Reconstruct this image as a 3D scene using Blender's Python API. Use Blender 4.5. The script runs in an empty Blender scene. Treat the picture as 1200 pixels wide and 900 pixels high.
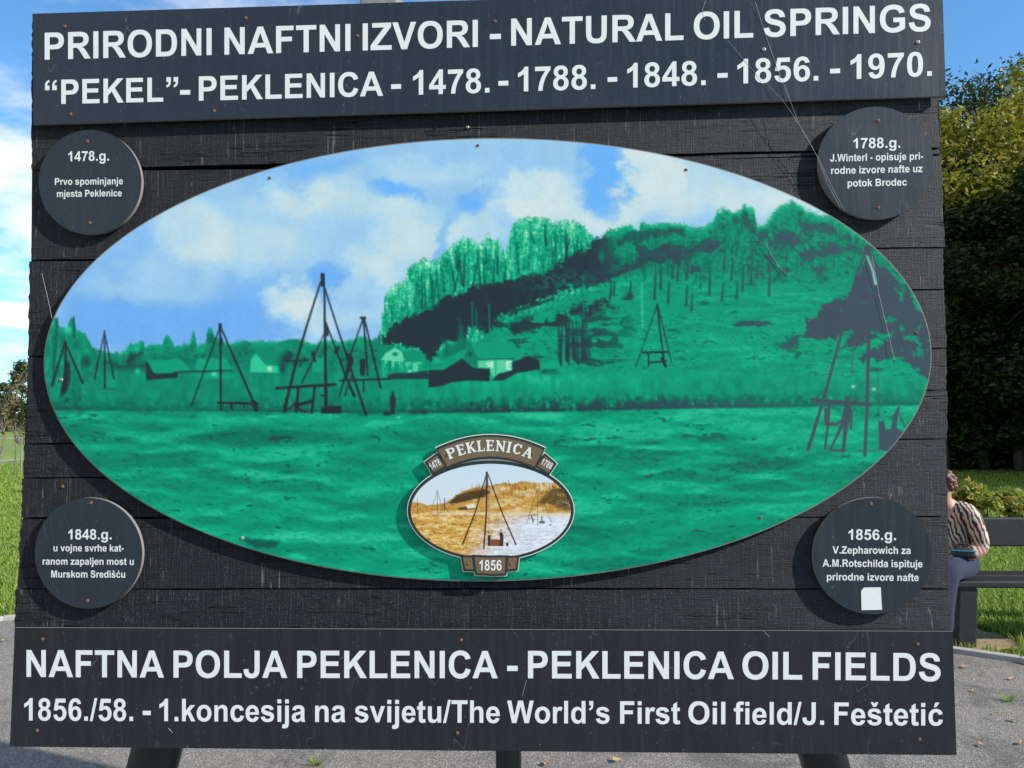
import bpy, bmesh, math, random
import numpy as np
from mathutils import Vector, Matrix, geometry
R = math.radians
sc = bpy.context.scene
COL = sc.collection

# ---------------------------------------------------------------- camera
CAM_LOC = Vector((0.0, -2.30, 1.60))
F_PX = 901.0                                   # focal length in pixels of a 1200 x 900 frame
PITCH, YAW, ROLL = R(2.45), R(2.2), R(-0.3)
CAM_ROT = (Matrix.Rotation(YAW, 3, 'Z') @ Matrix.Rotation(R(90) + PITCH, 3, 'X') @ Matrix.Rotation(ROLL, 3, 'Z'))
cd = bpy.data.cameras.new('camera'); cam = bpy.data.objects.new('camera', cd); COL.objects.link(cam)
cd.sensor_width = 36.0; cd.lens = F_PX / 1200.0 * 36.0; cd.clip_start = 0.05; cd.clip_end = 4000
cam.matrix_world = Matrix.Translation(CAM_LOC) @ CAM_ROT.to_4x4()
sc.camera = cam

# ---------------------------------------------------------------- sun, sky, exposure
SUN_DIR = Vector((2.72, -1.0, 1.86)).normalized()      # from the ground toward the sun
SUN_EL = math.asin(SUN_DIR.z); SUN_AZ = math.atan2(SUN_DIR.x, SUN_DIR.y)
sd = bpy.data.lights.new('sun', 'SUN'); sd.energy = 4.6; sd.angle = R(0.55); sd.color = (1.0, 0.95, 0.87)
sun = bpy.data.objects.new('sun', sd); COL.objects.link(sun)
sun.rotation_euler = SUN_DIR.to_track_quat('Z', 'Y').to_euler()
sc.view_settings.view_transform = 'Standard'; sc.view_settings.look = 'None'
sc.view_settings.exposure = 0.74; sc.view_settings.gamma = 1.0

def build_world():
    w = bpy.data.worlds.new('World'); sc.world = w; w.use_nodes = True
    nt = w.node_tree; N = nt.nodes; L = nt.links
    bg = N['Background']; bg.inputs[1].default_value = 0.095
    sky = N.new('ShaderNodeTexSky'); sky.sky_type = 'NISHITA'; sky.sun_disc = False
    sky.sun_elevation = SUN_EL; sky.sun_rotation = SUN_AZ; sky.air_density = 1.0; sky.dust_density = 0.25; sky.ozone_density = 1.5
    tc = N.new('ShaderNodeTexCoord')
    sep = N.new('ShaderNodeSeparateXYZ'); L.new(tc.outputs['Generated'], sep.inputs[0])
    # cloud layer seen in plan: direction divided by its height
    ad = N.new('ShaderNodeMath'); ad.operation = 'MAXIMUM'; ad.inputs[1].default_value = 0.0; L.new(sep.outputs[2], ad.inputs[0])
    a2 = N.new('ShaderNodeMath'); a2.operation = 'ADD'; a2.inputs[1].default_value = 0.16; L.new(ad.outputs[0], a2.inputs[0])
    dv = N.new('ShaderNodeVectorMath'); dv.operation = 'DIVIDE'; L.new(tc.outputs['Generated'], dv.inputs[0]); L.new(a2.outputs[0], dv.inputs[1])
    mp = N.new('ShaderNodeMapping'); mp.inputs['Location'].default_value = (1.37, 0.40, 0.0); mp.inputs['Scale'].default_value = (1.0, 1.0, 0.0)
    L.new(dv.outputs[0], mp.inputs[0])
    n = N.new('ShaderNodeTexNoise'); n.inputs['Scale'].default_value = 1.15; n.inputs['Detail'].default_value = 9; n.inputs['Roughness'].default_value = 0.56
    n.inputs['Distortion'].default_value = 0.25; L.new(mp.outputs[0], n.inputs['Vector'])
    # more cloud toward the west (left), less toward the east
    ml = N.new('ShaderNodeMath'); ml.operation = 'MULTIPLY_ADD'; ml.inputs[1].default_value = -0.17; L.new(sep.outputs[0], ml.inputs[0]); L.new(n.outputs[0], ml.inputs[2])
    cr = N.new('ShaderNodeValToRGB'); cr.color_ramp.elements[0].position = 0.50; cr.color_ramp.elements[1].position = 0.66
    cr.color_ramp.interpolation = 'EASE'; L.new(ml.outputs[0], cr.inputs[0])
    mx = N.new('ShaderNodeMix'); mx.data_type = 'RGBA'
    gm = N.new('ShaderNodeMix'); gm.data_type = 'RGBA'; gm.blend_type = 'MULTIPLY'; gm.inputs[0].default_value = 1.0; gm.inputs[7].default_value = (0.66, 1.10, 1.36, 1)
    L.new(sky.outputs[0], gm.inputs[6])
    L.new(cr.outputs[0], mx.inputs[0]); L.new(gm.outputs[2], mx.inputs[6]); mx.inputs[7].default_value = (7.4, 7.6, 7.8, 1)
    L.new(mx.outputs[2], bg.inputs[0])
build_world()

# ---------------------------------------------------------------- measuring helpers: a pixel of the photograph -> a point of the place
def ray(px, py):
    return CAM_ROT @ Vector(((px - 600.0) / F_PX, (450.0 - py) / F_PX, -1.0))
def bp(px, py, y=0.0):
    d = ray(px, py); t = (y - CAM_LOC.y) / d.y
    return CAM_LOC + d * t
def gp(px, py, z=0.0):
    d = ray(px, py); t = (z - CAM_LOC.z) / d.z
    return CAM_LOC + d * t
# ---------------------------------------------------------------- object helpers
def link(o, parent=None):
    COL.objects.link(o)
    if parent is not None: o.parent = parent
    return o
def tag(o, label=None, cat=None, group=None, kind=None):
    if label: o['label'] = label
    if cat: o['category'] = cat
    if group: o['group'] = group
    if kind: o['kind'] = kind
    return o
def empty(name, loc=(0, 0, 0), rz=0.0, parent=None):
    o = bpy.data.objects.new(name, None); o.location = loc; o.rotation_euler = (0, 0, rz); o.empty_display_size = .1
    return link(o, parent)
def mesh_obj(name, V, F, mat=None, parent=None, smooth=False):
    me = bpy.data.meshes.new(name); me.from_pydata([tuple(v) for v in V], [], F)
    if mat is not None: me.materials.append(mat)
    if smooth: me.shade_smooth()
    me.update()
    return link(bpy.data.objects.new(name, me), parent)
def bm_obj(name, bm, mat=None, parent=None, smooth=False):
    me = bpy.data.meshes.new(name); bm.normal_update(); bm.to_mesh(me); bm.free()
    if mat is not None: me.materials.append(mat)
    if smooth: me.shade_smooth()
    return link(bpy.data.objects.new(name, me), parent)
def add_box(bm, c, s, rot=None, bevel=0.0):
    g = bmesh.ops.create_cube(bm, size=1.0); vs = g['verts']
    for v in vs:
        p = Vector((v.co.x * s[0], v.co.y * s[1], v.co.z * s[2]))
        if rot is not None: p = rot @ p
        v.co = p + Vector(c)
    if bevel > 0:
        es = list({e for v in vs for e in v.link_edges})
        bmesh.ops.bevel(bm, geom=es, offset=bevel, segments=2, affect='EDGES', profile=.6)
def tube(V, F, pts, radii, n=8, cap=True):
    """tapered tube along pts appended to V, F"""
    base = len(V); m = len(pts)
    up = Vector((0.13, 0.31, 0.94)).normalized()
    for i, p in enumerate(pts):
        a = Vector(pts[max(0, i - 1)]); b = Vector(pts[min(m - 1, i + 1)])
        t = (b - a).normalized() if (b - a).length > 1e-9 else Vector((0, 0, 1))
        u = t.cross(up)
        if u.length < .1: u = t.cross(Vector((1, 0, 0)))
        u.normalize(); w = t.cross(u)
        for k in range(n):
            an = 2 * math.pi * k / n
            V.append(Vector(p) + (u * math.cos(an) + w * math.sin(an)) * radii[i])
    for i in range(m - 1):
        for k in range(n):
            a = base + i * n + k; b = base + i * n + (k + 1) % n
            F.append((a, b, b + n, a + n))
    if cap:
        F.append(tuple(base + k for k in range(n))[::-1]); F.append(tuple(base + (m - 1) * n + k for k in range(n)))
def prism(name, front, depth, mat, parent=None, chamfer=0.0):
    """solid whose front face is a polygon of world points (counter-clockwise seen from -Y), going back depth along +Y"""
    n = len(front); V = []; F = []
    c = sum((Vector(p) for p in front), Vector()) / n
    if chamfer > 0:
        for p in front:
            d = (c - Vector(p)); d.y = 0; d.normalize()
            V.append(Vector(p) + d * chamfer)
        for p in front: V.append(Vector(p) + Vector((0, chamfer, 0)))
        for p in front: V.append(Vector(p) + Vector((0, depth, 0)))
        rings = 3
    else:
        for p in front: V.append(Vector(p))
        for p in front: V.append(Vector(p) + Vector((0, depth, 0)))
        rings = 2
    F.append(tuple(range(n)))
    for r in range(rings - 1):
        for i in range(n):
            a = r * n + i; b = r * n + (i + 1) % n
            F.append((a, a + n, b + n, b))
    F.append(tuple((rings - 1) * n + i for i in range(n))[::-1])
    return mesh_obj(name, V, F, mat, parent)

# ---------------------------------------------------------------- material helpers
class NT:
    def __init__(self, name):
        self.m = bpy.data.materials.new(name); self.m.use_nodes = True
        self.t = self.m.node_tree; self.N = self.t.nodes; self.p = self.N['Principled BSDF']
    def node(self, typ, **kw):
        n = self.N.new(typ)
        for k, v in kw.items():
            if k in n.inputs.keys(): n.inputs[k].default_value = v
            else: setattr(n, k, v)
        return n
    def link(self, a, b): self.t.links.new(a, b)
    def coord(self, which='Object', scale=(1, 1, 1), rot=(0, 0, 0), loc=(0, 0, 0)):
        c = self.node('ShaderNodeTexCoord'); m = self.node('ShaderNodeMapping')
        m.inputs['Scale'].default_value = scale; m.inputs['Rotation'].default_value = rot; m.inputs['Location'].default_value = loc
        self.link(c.outputs[which], m.inputs[0]); return m.outputs[0]
    def noise(self, vec, scale, detail=4, rough=.55, dist=0.0):
        n = self.node('ShaderNodeTexNoise'); n.inputs['Scale'].default_value = scale; n.inputs['Detail'].default_value = detail
        n.inputs['Roughness'].default_value = rough; n.inputs['Distortion'].default_value = dist
        if vec is not None: self.link(vec, n.inputs['Vector'])
        return n.outputs[0]
    def ramp(self, fac, stops, interp='LINEAR'):
        r = self.node('ShaderNodeValToRGB'); e = r.color_ramp.elements; r.color_ramp.interpolation = interp
        while len(e) < len(stops): e.new(.5)
        for i, (p, c) in enumerate(stops):
            e[i].position = p; e[i].color = (c, c, c, 1) if not hasattr(c, '__len__') else tuple(c) + (1,)
        self.link(fac, r.inputs[0]); return r.outputs[0]
    def mix(self, fac, a, b, typ='MIX'):
        m = self.node('ShaderNodeMix', data_type='RGBA', blend_type=typ)
        for sock, v in ((0, fac), (6, a), (7, b)):
            if hasattr(v, 'is_output'): self.link(v, m.inputs[sock])
            elif sock == 0: m.inputs[0].default_value = v
            else: m.inputs[sock].default_value = tuple(v) + (1,)
        return m.outputs[2]
    def math(self, op, a, b=None, c=None):
        m = self.node('ShaderNodeMath', operation=op)
        for i, v in enumerate((a, b, c)):
            if v is None: continue
            if hasattr(v, 'is_output'): self.link(v, m.inputs[i])
            else: m.inputs[i].default_value = v
        return m.outputs[0]
    def bump(self, h, strength, dist):
        b = self.node('ShaderNodeBump'); b.inputs['Strength'].default_value = strength; b.inputs['Distance'].default_value = dist
        self.link(h, b.inputs['Height']); self.link(b.outputs[0], self.p.inputs['Normal']); return b
    def base(self, v):
        if hasattr(v, 'is_output'): self.link(v, self.p.inputs['Base Color'])
        else: self.p.inputs['Base Color'].default_value = tuple(v) + (1,)
    def set(self, rough=None, spec=None, metal=None):
        if rough is not None: self.p.inputs['Roughness'].default_value = rough
        if spec is not None: self.p.inputs['Specular IOR Level'].default_value = spec
        if metal is not None: self.p.inputs['Metallic'].default_value = metal

def simple_mat(name, col, rough=.6, var=.15, scale=20, bump=0.0, spec=.5, metal=0.0):
    n = NT(name); v = n.coord('Object'); f = n.noise(v, scale, 5)
    n.base(n.mix(f, [c * (1 - var) for c in col], [min(1, c * (1 + var)) for c in col]))
    n.set(rough, spec, metal)
    if bump > 0: n.bump(f, .5, bump)
    return n.m

def m_wood():
    """charred, oil-stained sawn planks: fine horizontal grain crossed by saw marks; every plank its own piece of tree"""
    n = NT('charred_wood'); n.set(.62, .25)
    oi = n.node('ShaderNodeObjectInfo'); rnd = oi.outputs['Random']
    tc = n.node('ShaderNodeTexCoord'); off = n.node('ShaderNodeCombineXYZ')
    for i, k in enumerate((37.0, 0.0, 91.0)): n.link(n.math('MULTIPLY', rnd, k), off.inputs[i])
    va = n.node('ShaderNodeVectorMath', operation='ADD'); n.link(tc.outputs['Object'], va.inputs[0]); n.link(off.outputs[0], va.inputs[1])
    def co(scale, rot=(0, 0, 0)):
        m = n.node('ShaderNodeMapping'); m.inputs['Scale'].default_value = scale; m.inputs['Rotation'].default_value = rot
        n.link(va.outputs[0], m.inputs[0]); return m.outputs[0]
    grain = n.noise(co((2.2, 1, 60)), 6, 6, .7, .5)
    saw = n.noise(co((70, 1, 2.0), (0, R(3), 0)), 4, 4, .7)
    k = n.noise(co((1, 1, 1)), 260, 3, .6); big = n.noise(co((1.2, 1, 4)), 3, 3)
    # long hairline cuts across the board with pale dust, and drying cracks along it
    def hair(v, sc_, lo, hi):
        f = n.noise(v, sc_, 2, .5); l = n.ramp(f, [(.0, 0), (.494, 0), (.500, 1), (.506, 0), (1, 0)])
        return n.math('MULTIPLY', l, n.ramp(n.noise(co((3, 1, 7)), 2.3, 3), [(lo, 0), (hi, 1)]))
    cuts = hair(co((24, 1, .5), (0, R(4), 0)), 2.0, .46, .60)
    crack = n.math('MULTIPLY', n.ramp(n.noise(co((.7, 1, 16)), 1.6, 3, .6, .3), [(.0, 0), (.488, 0), (.500, 1), (.512, 0), (1, 0)]), n.ramp(n.noise(co((1.6, 1, 3)), 2.1, 2), [(.52, 0), (.60, 1)]))
    sx = n.node('ShaderNodeSeparateXYZ'); n.link(tc.outputs['Object'], sx.inputs[0])
    # paler grey toward the east end: grazing sun painted into the boards' colour
    sun_ramp = n.ramp(n.math('ADD', sx.outputs[0], n.math('MULTIPLY', n.noise(co((1, 1, 1)), 5, 4), .5)), [(.0, 0), (1.0, 1)])
    sun_mask = n.math('MULTIPLY', n.ramp(n.math('MULTIPLY_ADD', sx.outputs[0], .42, n.math('MULTIPLY', big, .55)), [(.30, 0), (.92, 1)]), .85)
    base = n.mix(n.ramp(grain, [(.35, 0), (.7, 1)]), (.0032, .0042, .0062), (.0095, .0112, .0145))
    base = n.mix(n.ramp(big, [(.3, 0), (.75, .5)]), base, (.008, .009, .012))
    base = n.mix(n.math('MULTIPLY', rnd, .35), base, (.0115, .0125, .0145))
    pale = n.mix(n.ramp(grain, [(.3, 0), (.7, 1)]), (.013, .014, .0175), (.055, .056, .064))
    base = n.mix(sun_mask, base, pale)
    base = n.mix(n.ramp(n.math('MULTIPLY', saw, k), [(.28, 0), (.40, .7)]), base, (.080, .082, .088))
    base = n.mix(n.math('MULTIPLY', cuts, .60), base, (.26, .26, .25)); base = n.mix(n.math('MULTIPLY', crack, .9), base, (.002, .002, .002))
    n.base(base)
    h = n.math('ADD', n.math('MULTIPLY', grain, .60), n.math('MULTIPLY', saw, .6)); h = n.math('ADD', h, n.math('MULTIPLY', k, .40))
    h = n.math('SUBTRACT', h, n.math('ADD', n.math('MULTIPLY', cuts, .3), n.math('MULTIPLY', crack, 1.2)))
    n.bump(h, 1.0, .0065)
    return n.m

def m_panel(name, top, rough=.42, spec=.30):
    """dark slate foil on board, brushed down, water streaks, dust specks, hairline scratches, uneven sheen"""
    n = NT(name); n.set(rough, spec)
    br = n.noise(n.coord('Object', (160, 1, 5)), 3, 3, .6); cl = n.noise(n.coord('Object'), 3.5, 5, .65)
    dust = n.ramp(n.noise(n.coord('Object'), 120, 2, .5), [(.71, 0), (.78, 1)])
    streak = n.ramp(n.noise(n.coord('Object', (26, 1, 1.3)), 2.2, 5, .65), [(.48, 0), (.74, 1)])
    scr = n.math('MULTIPLY', n.ramp(n.noise(n.coord('Object', (9, 1, 2.2), (0, R(38), 0)), 2.0, 1, .4), [(0, 0), (.4975, 0), (.5, 1), (.5025, 0), (1, 0)]), n.ramp(n.noise(n.coord('Object'), 6, 2), [(.56, 0), (.62, 1)]))
    b = n.mix(br, [c * .88 for c in top], [c * 1.14 for c in top]); b = n.mix(n.ramp(cl, [(.3, 0), (.8, .45)]), b, [c * 1.6 for c in top])
    b = n.mix(n.math('MULTIPLY', streak, .30), b, [c * 2.0 + .006 for c in top])
    b = n.mix(n.math('MULTIPLY', dust, .30), b, (.28, .28, .26)); b = n.mix(n.math('MULTIPLY', scr, .35), b, (.20, .20, .20)); n.base(b)
    n.bump(n.math('ADD', n.math('MULTIPLY', br, .4), n.noise(n.coord('Object'), 4, 3)), .30, .003)
    r = n.ramp(n.math('ADD', n.math('MULTIPLY', cl, .6), n.math('MULTIPLY', streak, .4)), [(.2, rough - .08), (.8, rough + .16)]); n.link(r, n.p.inputs['Roughness'])
    return n.m

def m_print(name, rough=.42):
    n = NT(name); a = n.node('ShaderNodeAttribute', attribute_name='print'); n.set(rough, .12)
    weave = n.noise(n.coord('Object', (1, 1, 1)), 420, 2, .5)
    n.base(n.mix(n.math('MULTIPLY', weave, .008), a.outputs['Color'], (.5, .52, .52)))
    n.bump(n.noise(n.coord('Object', (2, 1, 2)), 2.2, 3), .20, .004)
    return n.m

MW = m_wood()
M_PANEL = m_panel('slate_panel', (.0145, .0195, .029))
M_PLAQUE = m_panel('slate_plaque', (.0155, .0205, .027), .46)
M_PANEL2 = m_panel('slate_panel_lower', (.0135, .0145, .017))
M_WHITE = simple_mat('white_vinyl', (.64, .64, .62), .45, .05, 60)
M_EDGE = simple_mat('panel_core', (.17, .16, .14), .7, .25, 90)
M_PRINT = m_print('printed_picture')
# ---------------------------------------------------------------- flat print, worked out as colour fields
def srgb2lin(c):
    c = np.asarray(c, dtype=np.float64) / 255.0
    return np.where(c <= 0.04045, c / 12.92, ((c + 0.055) / 1.055) ** 2.4)

def vnoise(h, w, cy, cx, rng):
    gh, gw = int(h / cy) + 3, int(w / cx) + 3
    g = rng.random((gh, gw))
    y = np.arange(h) / cy; x = np.arange(w) / cx
    y0 = y.astype(int); x0 = x.astype(int)
    fy = y - y0; fx = x - x0
    fy = (fy * fy * (3 - 2 * fy))[:, None]; fx = (fx * fx * (3 - 2 * fx))[None, :]
    a = g[y0][:, x0]; b = g[y0][:, x0 + 1]; c = g[y0 + 1][:, x0]; d = g[y0 + 1][:, x0 + 1]
    return (a * (1 - fx) + b * fx) * (1 - fy) + (c * (1 - fx) + d * fx) * fy

def fbm(h, w, cy, cx, rng, octaves=4, gain=0.55):
    out = np.zeros((h, w)); amp = 1.0; tot = 0
    for _ in range(octaves):
        out += amp * (vnoise(h, w, max(cy, 1.01), max(cx, 1.01), rng) - 0.5) * 2; tot += amp
        amp *= gain; cy /= 2; cx /= 2
    return out / tot

class Canvas:
    """a colour field in its own units; x0,y0 is its corner, s its cells per unit"""
    def __init__(self, x0, y0, x1, y1, s, seed):
        self.x0, self.y0, self.s = x0, y0, s
        self.w = int((x1 - x0) * s); self.h = int((y1 - y0) * s)
        self.rng = np.random.default_rng(seed)
        self.X = x0 + (np.arange(self.w) + 0.5)[None, :] / s + np.zeros((self.h, 1))
        self.Y = y0 + (np.arange(self.h) + 0.5)[:, None] / s + np.zeros((1, self.w))
    def fbm(self, cy, cx, o=4, g=0.55):
        return fbm(self.h, self.w, cy * self.s, cx * self.s, self.rng, o, g)
    def win(self, xa, ya, xb, yb):
        s = self.s
        return (slice(max(0, int((ya - self.y0) * s)), max(0, min(self.h, int((yb - self.y0) * s) + 1))),
                slice(max(0, int((xa - self.x0) * s)), max(0, min(self.w, int((xb - self.x0) * s) + 1))))
    def poly(self, pts, soft=0.7, wob=None):
        """coverage of a polygon, edge softness in units; wob = (dx, dy) displacement fields"""
        m = np.zeros((self.h, self.w))
        xs = [p[0] for p in pts]; ys = [p[1] for p in pts]
        pad = soft * 2 + 8 + (14 if wob is not None else 0)
        W = self.win(min(xs) - pad, min(ys) - pad, max(xs) + pad, max(ys) + pad)
        X = self.X[W]; Y = self.Y[W]
        if X.size == 0: return m
        if wob is not None: X = X + wob[0][W]; Y = Y + wob[1][W]
        inside = np.zeros(X.shape, bool); dist = np.full(X.shape, 1e9)
        n = len(pts)
        for i in range(n):
            xa, ya = pts[i]; xb, yb = pts[(i + 1) % n]
            if ya != yb:
                c = ((ya > Y) != (yb > Y)) & (X < (xb - xa) * (Y - ya) / (yb - ya) + xa)
                inside ^= c
            dx, dy = xb - xa, yb - ya
            t = np.clip(((X - xa) * dx + (Y - ya) * dy) / max(dx * dx + dy * dy, 1e-9), 0, 1)
            dist = np.minimum(dist, np.hypot(X - xa - t * dx, Y - ya - t * dy))
        sd = np.where(inside, -dist, dist)
        m[W] = np.clip(0.5 - sd / (2 * soft), 0, 1)
        return m
    def line(self, pts, w0, w1=None, soft=0.45):
        m = np.zeros((self.h, self.w)); w1 = w0 if w1 is None else w1
        n = len(pts) - 1
        for i in range(n):
            xa, ya = pts[i]; xb, yb = pts[i + 1]
            wa = w0 + (w1 - w0) * i / n; wb = w0 + (w1 - w0) * (i + 1) / n
            pad = max(wa, wb) + 3
            W = self.win(min(xa, xb) - pad, min(ya, yb) - pad, max(xa, xb) + pad, max(ya, yb) + pad)
            X = self.X[W]; Y = self.Y[W]
            if X.size == 0: continue
            dx, dy = xb - xa, yb - ya
            t = np.clip(((X - xa) * dx + (Y - ya) * dy) / max(dx * dx + dy * dy, 1e-9), 0, 1)
            d = np.hypot(X - xa - t * dx, Y - ya - t * dy) - (wa + (wb - wa) * t) / 2
            m[W] = np.maximum(m[W], np.clip(0.5 - d / (2 * soft), 0, 1))
        return m
    def blob(self, cx, cy, rx, ry, p=1.0):
        d = ((self.X - cx) / rx) ** 2 + ((self.Y - cy) / ry) ** 2
        return np.exp(-d * p)
    def under(self, pts, soft=1.2, wob=0.0):
        """coverage of everything below a left-to-right outline"""
        xs = [p[0] for p in pts]; ys = [p[1] for p in pts]
        yl = np.interp(self.X[0], xs, ys)[None, :]
        return np.clip(0.5 + (self.Y - yl + wob) / (2 * soft), 0, 1)

def ramp(v, stops):
    """stops: (position, (r,g,b) sRGB) -> linear colours"""
    p = [s[0] for s in stops]; c = np.array([srgb2lin(s[1]) for s in stops])
    return np.stack([np.interp(v, p, c[:, k]) for k in range(3)], -1)

def mixc(a, col, m):
    m = np.clip(m, 0, 1)[..., None]
    col = np.asarray(col)
    return a * (1 - m) + col * m

def mixv(v, val, m):
    m = np.clip(m, 0, 1)
    return v * (1 - m) + val * m

def sstep(a, b, x):
    t = np.clip((x - a) / (b - a), 0, 1)
    return t * t * (3 - 2 * t)

def picture_art():
    """the green tinted view of the oil field, cells over x 48..1096, y 158..686"""
    C = Canvas(48, 158, 1096, 686, 1.0, 11)
    X, Y = C.X, C.Y
    # ---------- sky
    n1 = C.fbm(46, 60, 6, .6); n2 = C.fbm(20, 26, 5, .6); n3 = C.fbm(90, 140, 3); n4 = C.fbm(46, 60, 6, .6)
    U = X + 34 * n1 + 12 * n2; V = Y + 26 * n4 + 8 * n2
    cover = 0.46 + 0.16 * n3 + 0.05 * sstep(400, 700, X)
    def add(cx, cy, rx, ry, a, hard=.6):
        nonlocal cover
        d = np.sqrt(((U - cx) / rx) ** 2 + ((V - cy) / ry) ** 2)
        cover = cover + a * sstep(1.0 + hard, 1.0 - hard, d)
    for a in ((225, 268, 50, 34, .40, .4), (300, 292, 70, 30, .30), (338, 352, 36, 20, .55, .35), (372, 372, 50, 16, .40), (345, 240, 60, 14, .2),
              (405, 240, 60, 28, .30), (480, 258, 50, 30, .35), (560, 268, 42, 26, .35, .4), (622, 226, 52, 26, .55, .35), (660, 252, 50, 22, .4, .4),
              (505, 195, 60, 14, .25), (762, 200, 44, 34, .62, .3), (850, 225, 80, 34, .30), (752, 246, 60, 20, .4), (940, 240, 40, 20, .3),
              (480, 300, 50, 30, .35), (425, 330, 36, 40, .45), (890, 245, 60, 18, .2), (160, 330, 40, 20, .15)): add(*a)
    for a in ((345, 200, 56, 20, -.28), (455, 220, 34, 13, -.55), (566, 236, 30, 12, -.45), (540, 292, 16, 12, -.35),
              (700, 190, 20, 40, -.62, .5), (712, 232, 16, 16, -.6, .5), (185, 378, 120, 30, -.48), (120, 330, 50, 60, -.25), (400, 348, 30, 26, -.25),
              (380, 326, 22, 12, -.45), (290, 348, 34, 40, -.32), (520, 280, 10, 34, -.5), (250, 392, 60, 20, -.35), (800, 178, 50, 8, -.1)): add(*a)
    cover = np.clip(cover + .10 * n2 + .06 * n1, 0, 1.15)
    img = ramp(cover + 0.10 * sstep(330, 170, Y) * (cover < .3) * 0, [(0, (108, 172, 234)), (.15, (120, 176, 229)), (.42, (144, 187, 222)), (.68, (166, 200, 222)), (.90, (190, 210, 216)), (1.2, (210, 218, 216))])
    low = sstep(260, 400, Y) * sstep(.55, .1, cover)
    img = mixc(img, srgb2lin((114, 162, 218)), low * .6)
    # ---------- ground and woods as one tone field v, 0 = slate ... 1 = pale
    wb = C.fbm(7, 7, 3); wb2 = C.fbm(7, 7, 3)
    fine = C.fbm(3.2, 4.0, 3, .7); med = C.fbm(12, 16, 4); vert = C.fbm(30, 3.4, 4, .65); horiz = C.fbm(6, 46, 5, .6)
    hz2 = C.fbm(3.5, 22, 4, .6)
    sky_line = [(48, 400), (60, 378), (62, 372), (68, 372), (70, 383), (78, 383), (83, 372), (87, 371), (90, 388), (100, 390), (108, 405), (118, 410), (128, 412),
                (140, 414), (148, 410), (152, 402), (160, 403), (168, 398), (170, 407), (178, 402), (190, 404), (193, 395), (196, 391), (200, 397),
                (205, 405), (213, 405), (216, 400), (222, 403), (226, 389), (228, 389), (231, 404), (241, 402), (243, 385), (248, 384), (253, 396), (268, 402), (287, 398),
                (300, 400), (330, 399), (350, 396), (358, 400), (365, 403), (372, 401), (385, 398), (400, 400), (415, 397), (425, 394), (435, 398), (443, 394),
                (447, 382), (446, 372), (450, 366), (448, 352), (452, 345), (460, 335), (466, 333), (475, 330), (477, 315), (485, 308), (495, 305), (512, 306),
                (518, 298), (528, 290), (540, 279), (552, 278), (560, 285), (567, 284), (571, 272), (576, 280), (584, 280), (592, 298), (597, 275), (602, 262), (612, 256),
                (625, 254), (640, 256), (650, 262), (665, 258), (675, 260), (684, 262), (689, 272), (697, 278), (708, 275), (712, 268), (722, 268), (738, 262), (748, 270),
                (751, 258), (762, 263), (775, 261), (800, 262), (812, 265), (822, 266), (835, 259), (840, 247), (850, 244), (858, 248), (868, 245), (873, 238), (876, 242),
                (884, 245), (887, 262), (895, 265), (902, 256), (907, 247), (915, 240), (925, 237), (928, 232), (935, 240), (945, 246), (962, 252), (975, 250), (990, 262), (1096, 330)]
    land = C.under(sky_line, 1.3, 3.6 * fine + 1.6 * wb + 3.0 * C.fbm(1.5, 1.3, 2) * (X > 440))
    sl = np.interp(X[0], [p[0] for p in sky_line], [p[1] for p in sky_line])[None, :]
    dep = Y - sl                                            # how far below the outline
    v = 0.60 + 0.10 * med + 0.06 * fine                     # default: mid green
    # tree belt on the left: dark bottoms, lighter tops
    left = sstep(470, 440, X)
    belt = left * sstep(-4, 8, dep)
    v = mixv(v, 0.44 + 0.20 * med + 0.12 * fine + 0.16 * np.exp(-np.clip(dep, 0, 99) / 9), belt)
    dk = sstep(0.02, 0.30, med + 0.35 * wb + 0.55 * C.blob(150, 428, 50, 13) - .25)
    v = mixv(v, 0.06, belt * dk * sstep(8, 16, dep) * sstep(448, 432, Y) * 0.85)
    # bushy strip in front of the belt, y 430..483
    strip = sstep(425, 440, Y + 4 * wb) * sstep(486, 480, Y) * sstep(540, 480, X)
    v = mixv(v, 0.52 + 0.09 * C.fbm(16, 6, 4) + 0.07 * med, strip)
    # left edge grove
    grove = C.poly([(48, 372), (70, 378), (95, 388), (118, 412), (112, 440), (100, 470), (52, 470)], 4)
    v = mixv(v, 0.50 + 0.16 * vert + 0.16 * wb, grove)
    v = mixv(v, 0.78, C.blob(79, 386, 7, 5) + C.blob(62, 378, 5, 6) * .7)
    for p in ([(66, 392), (64, 420), (62, 450)], [(86, 372), (87, 395)], [(66, 360), (66, 392)]):
        v = mixv(v, 0.18, C.line(p, 3.2, 2, 1.4) * .8)
    v = mixv(v, 0.05, C.poly([(77, 420), (82, 426), (83, 445), (78, 460), (70, 466), (72, 452), (76, 440)], 1.2))
    v = mixv(v, 0.10, C.blob(101, 424, 5, 7) * .9 + C.blob(78, 469, 2.5, 3))
    # ---------- the hill: meadow
    hill = C.under([(440, 500), (452, 440), (500, 425), (560, 400), (600, 374), (640, 360), (690, 340), (730, 322), (760, 305), (800, 300), (870, 300), (940, 300), (1000, 290), (1096, 290)], 3, 3 * wb)
    v = mixv(v, 0.60 + 0.12 * horiz + 0.10 * hz2 + 0.07 * fine + .05 * C.fbm(1.6, 2.4, 2), hill)
    v = mixv(v, .22, hill * sstep(.30, .50, hz2 + .6 * fine) * sstep(470, 440, Y) * .5)
    mid_hill = sstep(560, 620, X) * sstep(760, 700, X) * sstep(470, 430, Y)
    # tops of the ridge wood: streaked light crowns
    crown = (X > 446) * sstep(-3, 3, dep) * (1 - hill) * sstep(705, 690, X)
    stre = 0.63 + 0.30 * vert + 0.20 * fine + .16 * C.fbm(1.5, 1.3, 2) + 0.15 * np.exp(-np.clip(dep, 0, 99) / 14)
    v = mixv(v, stre, crown)
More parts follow.
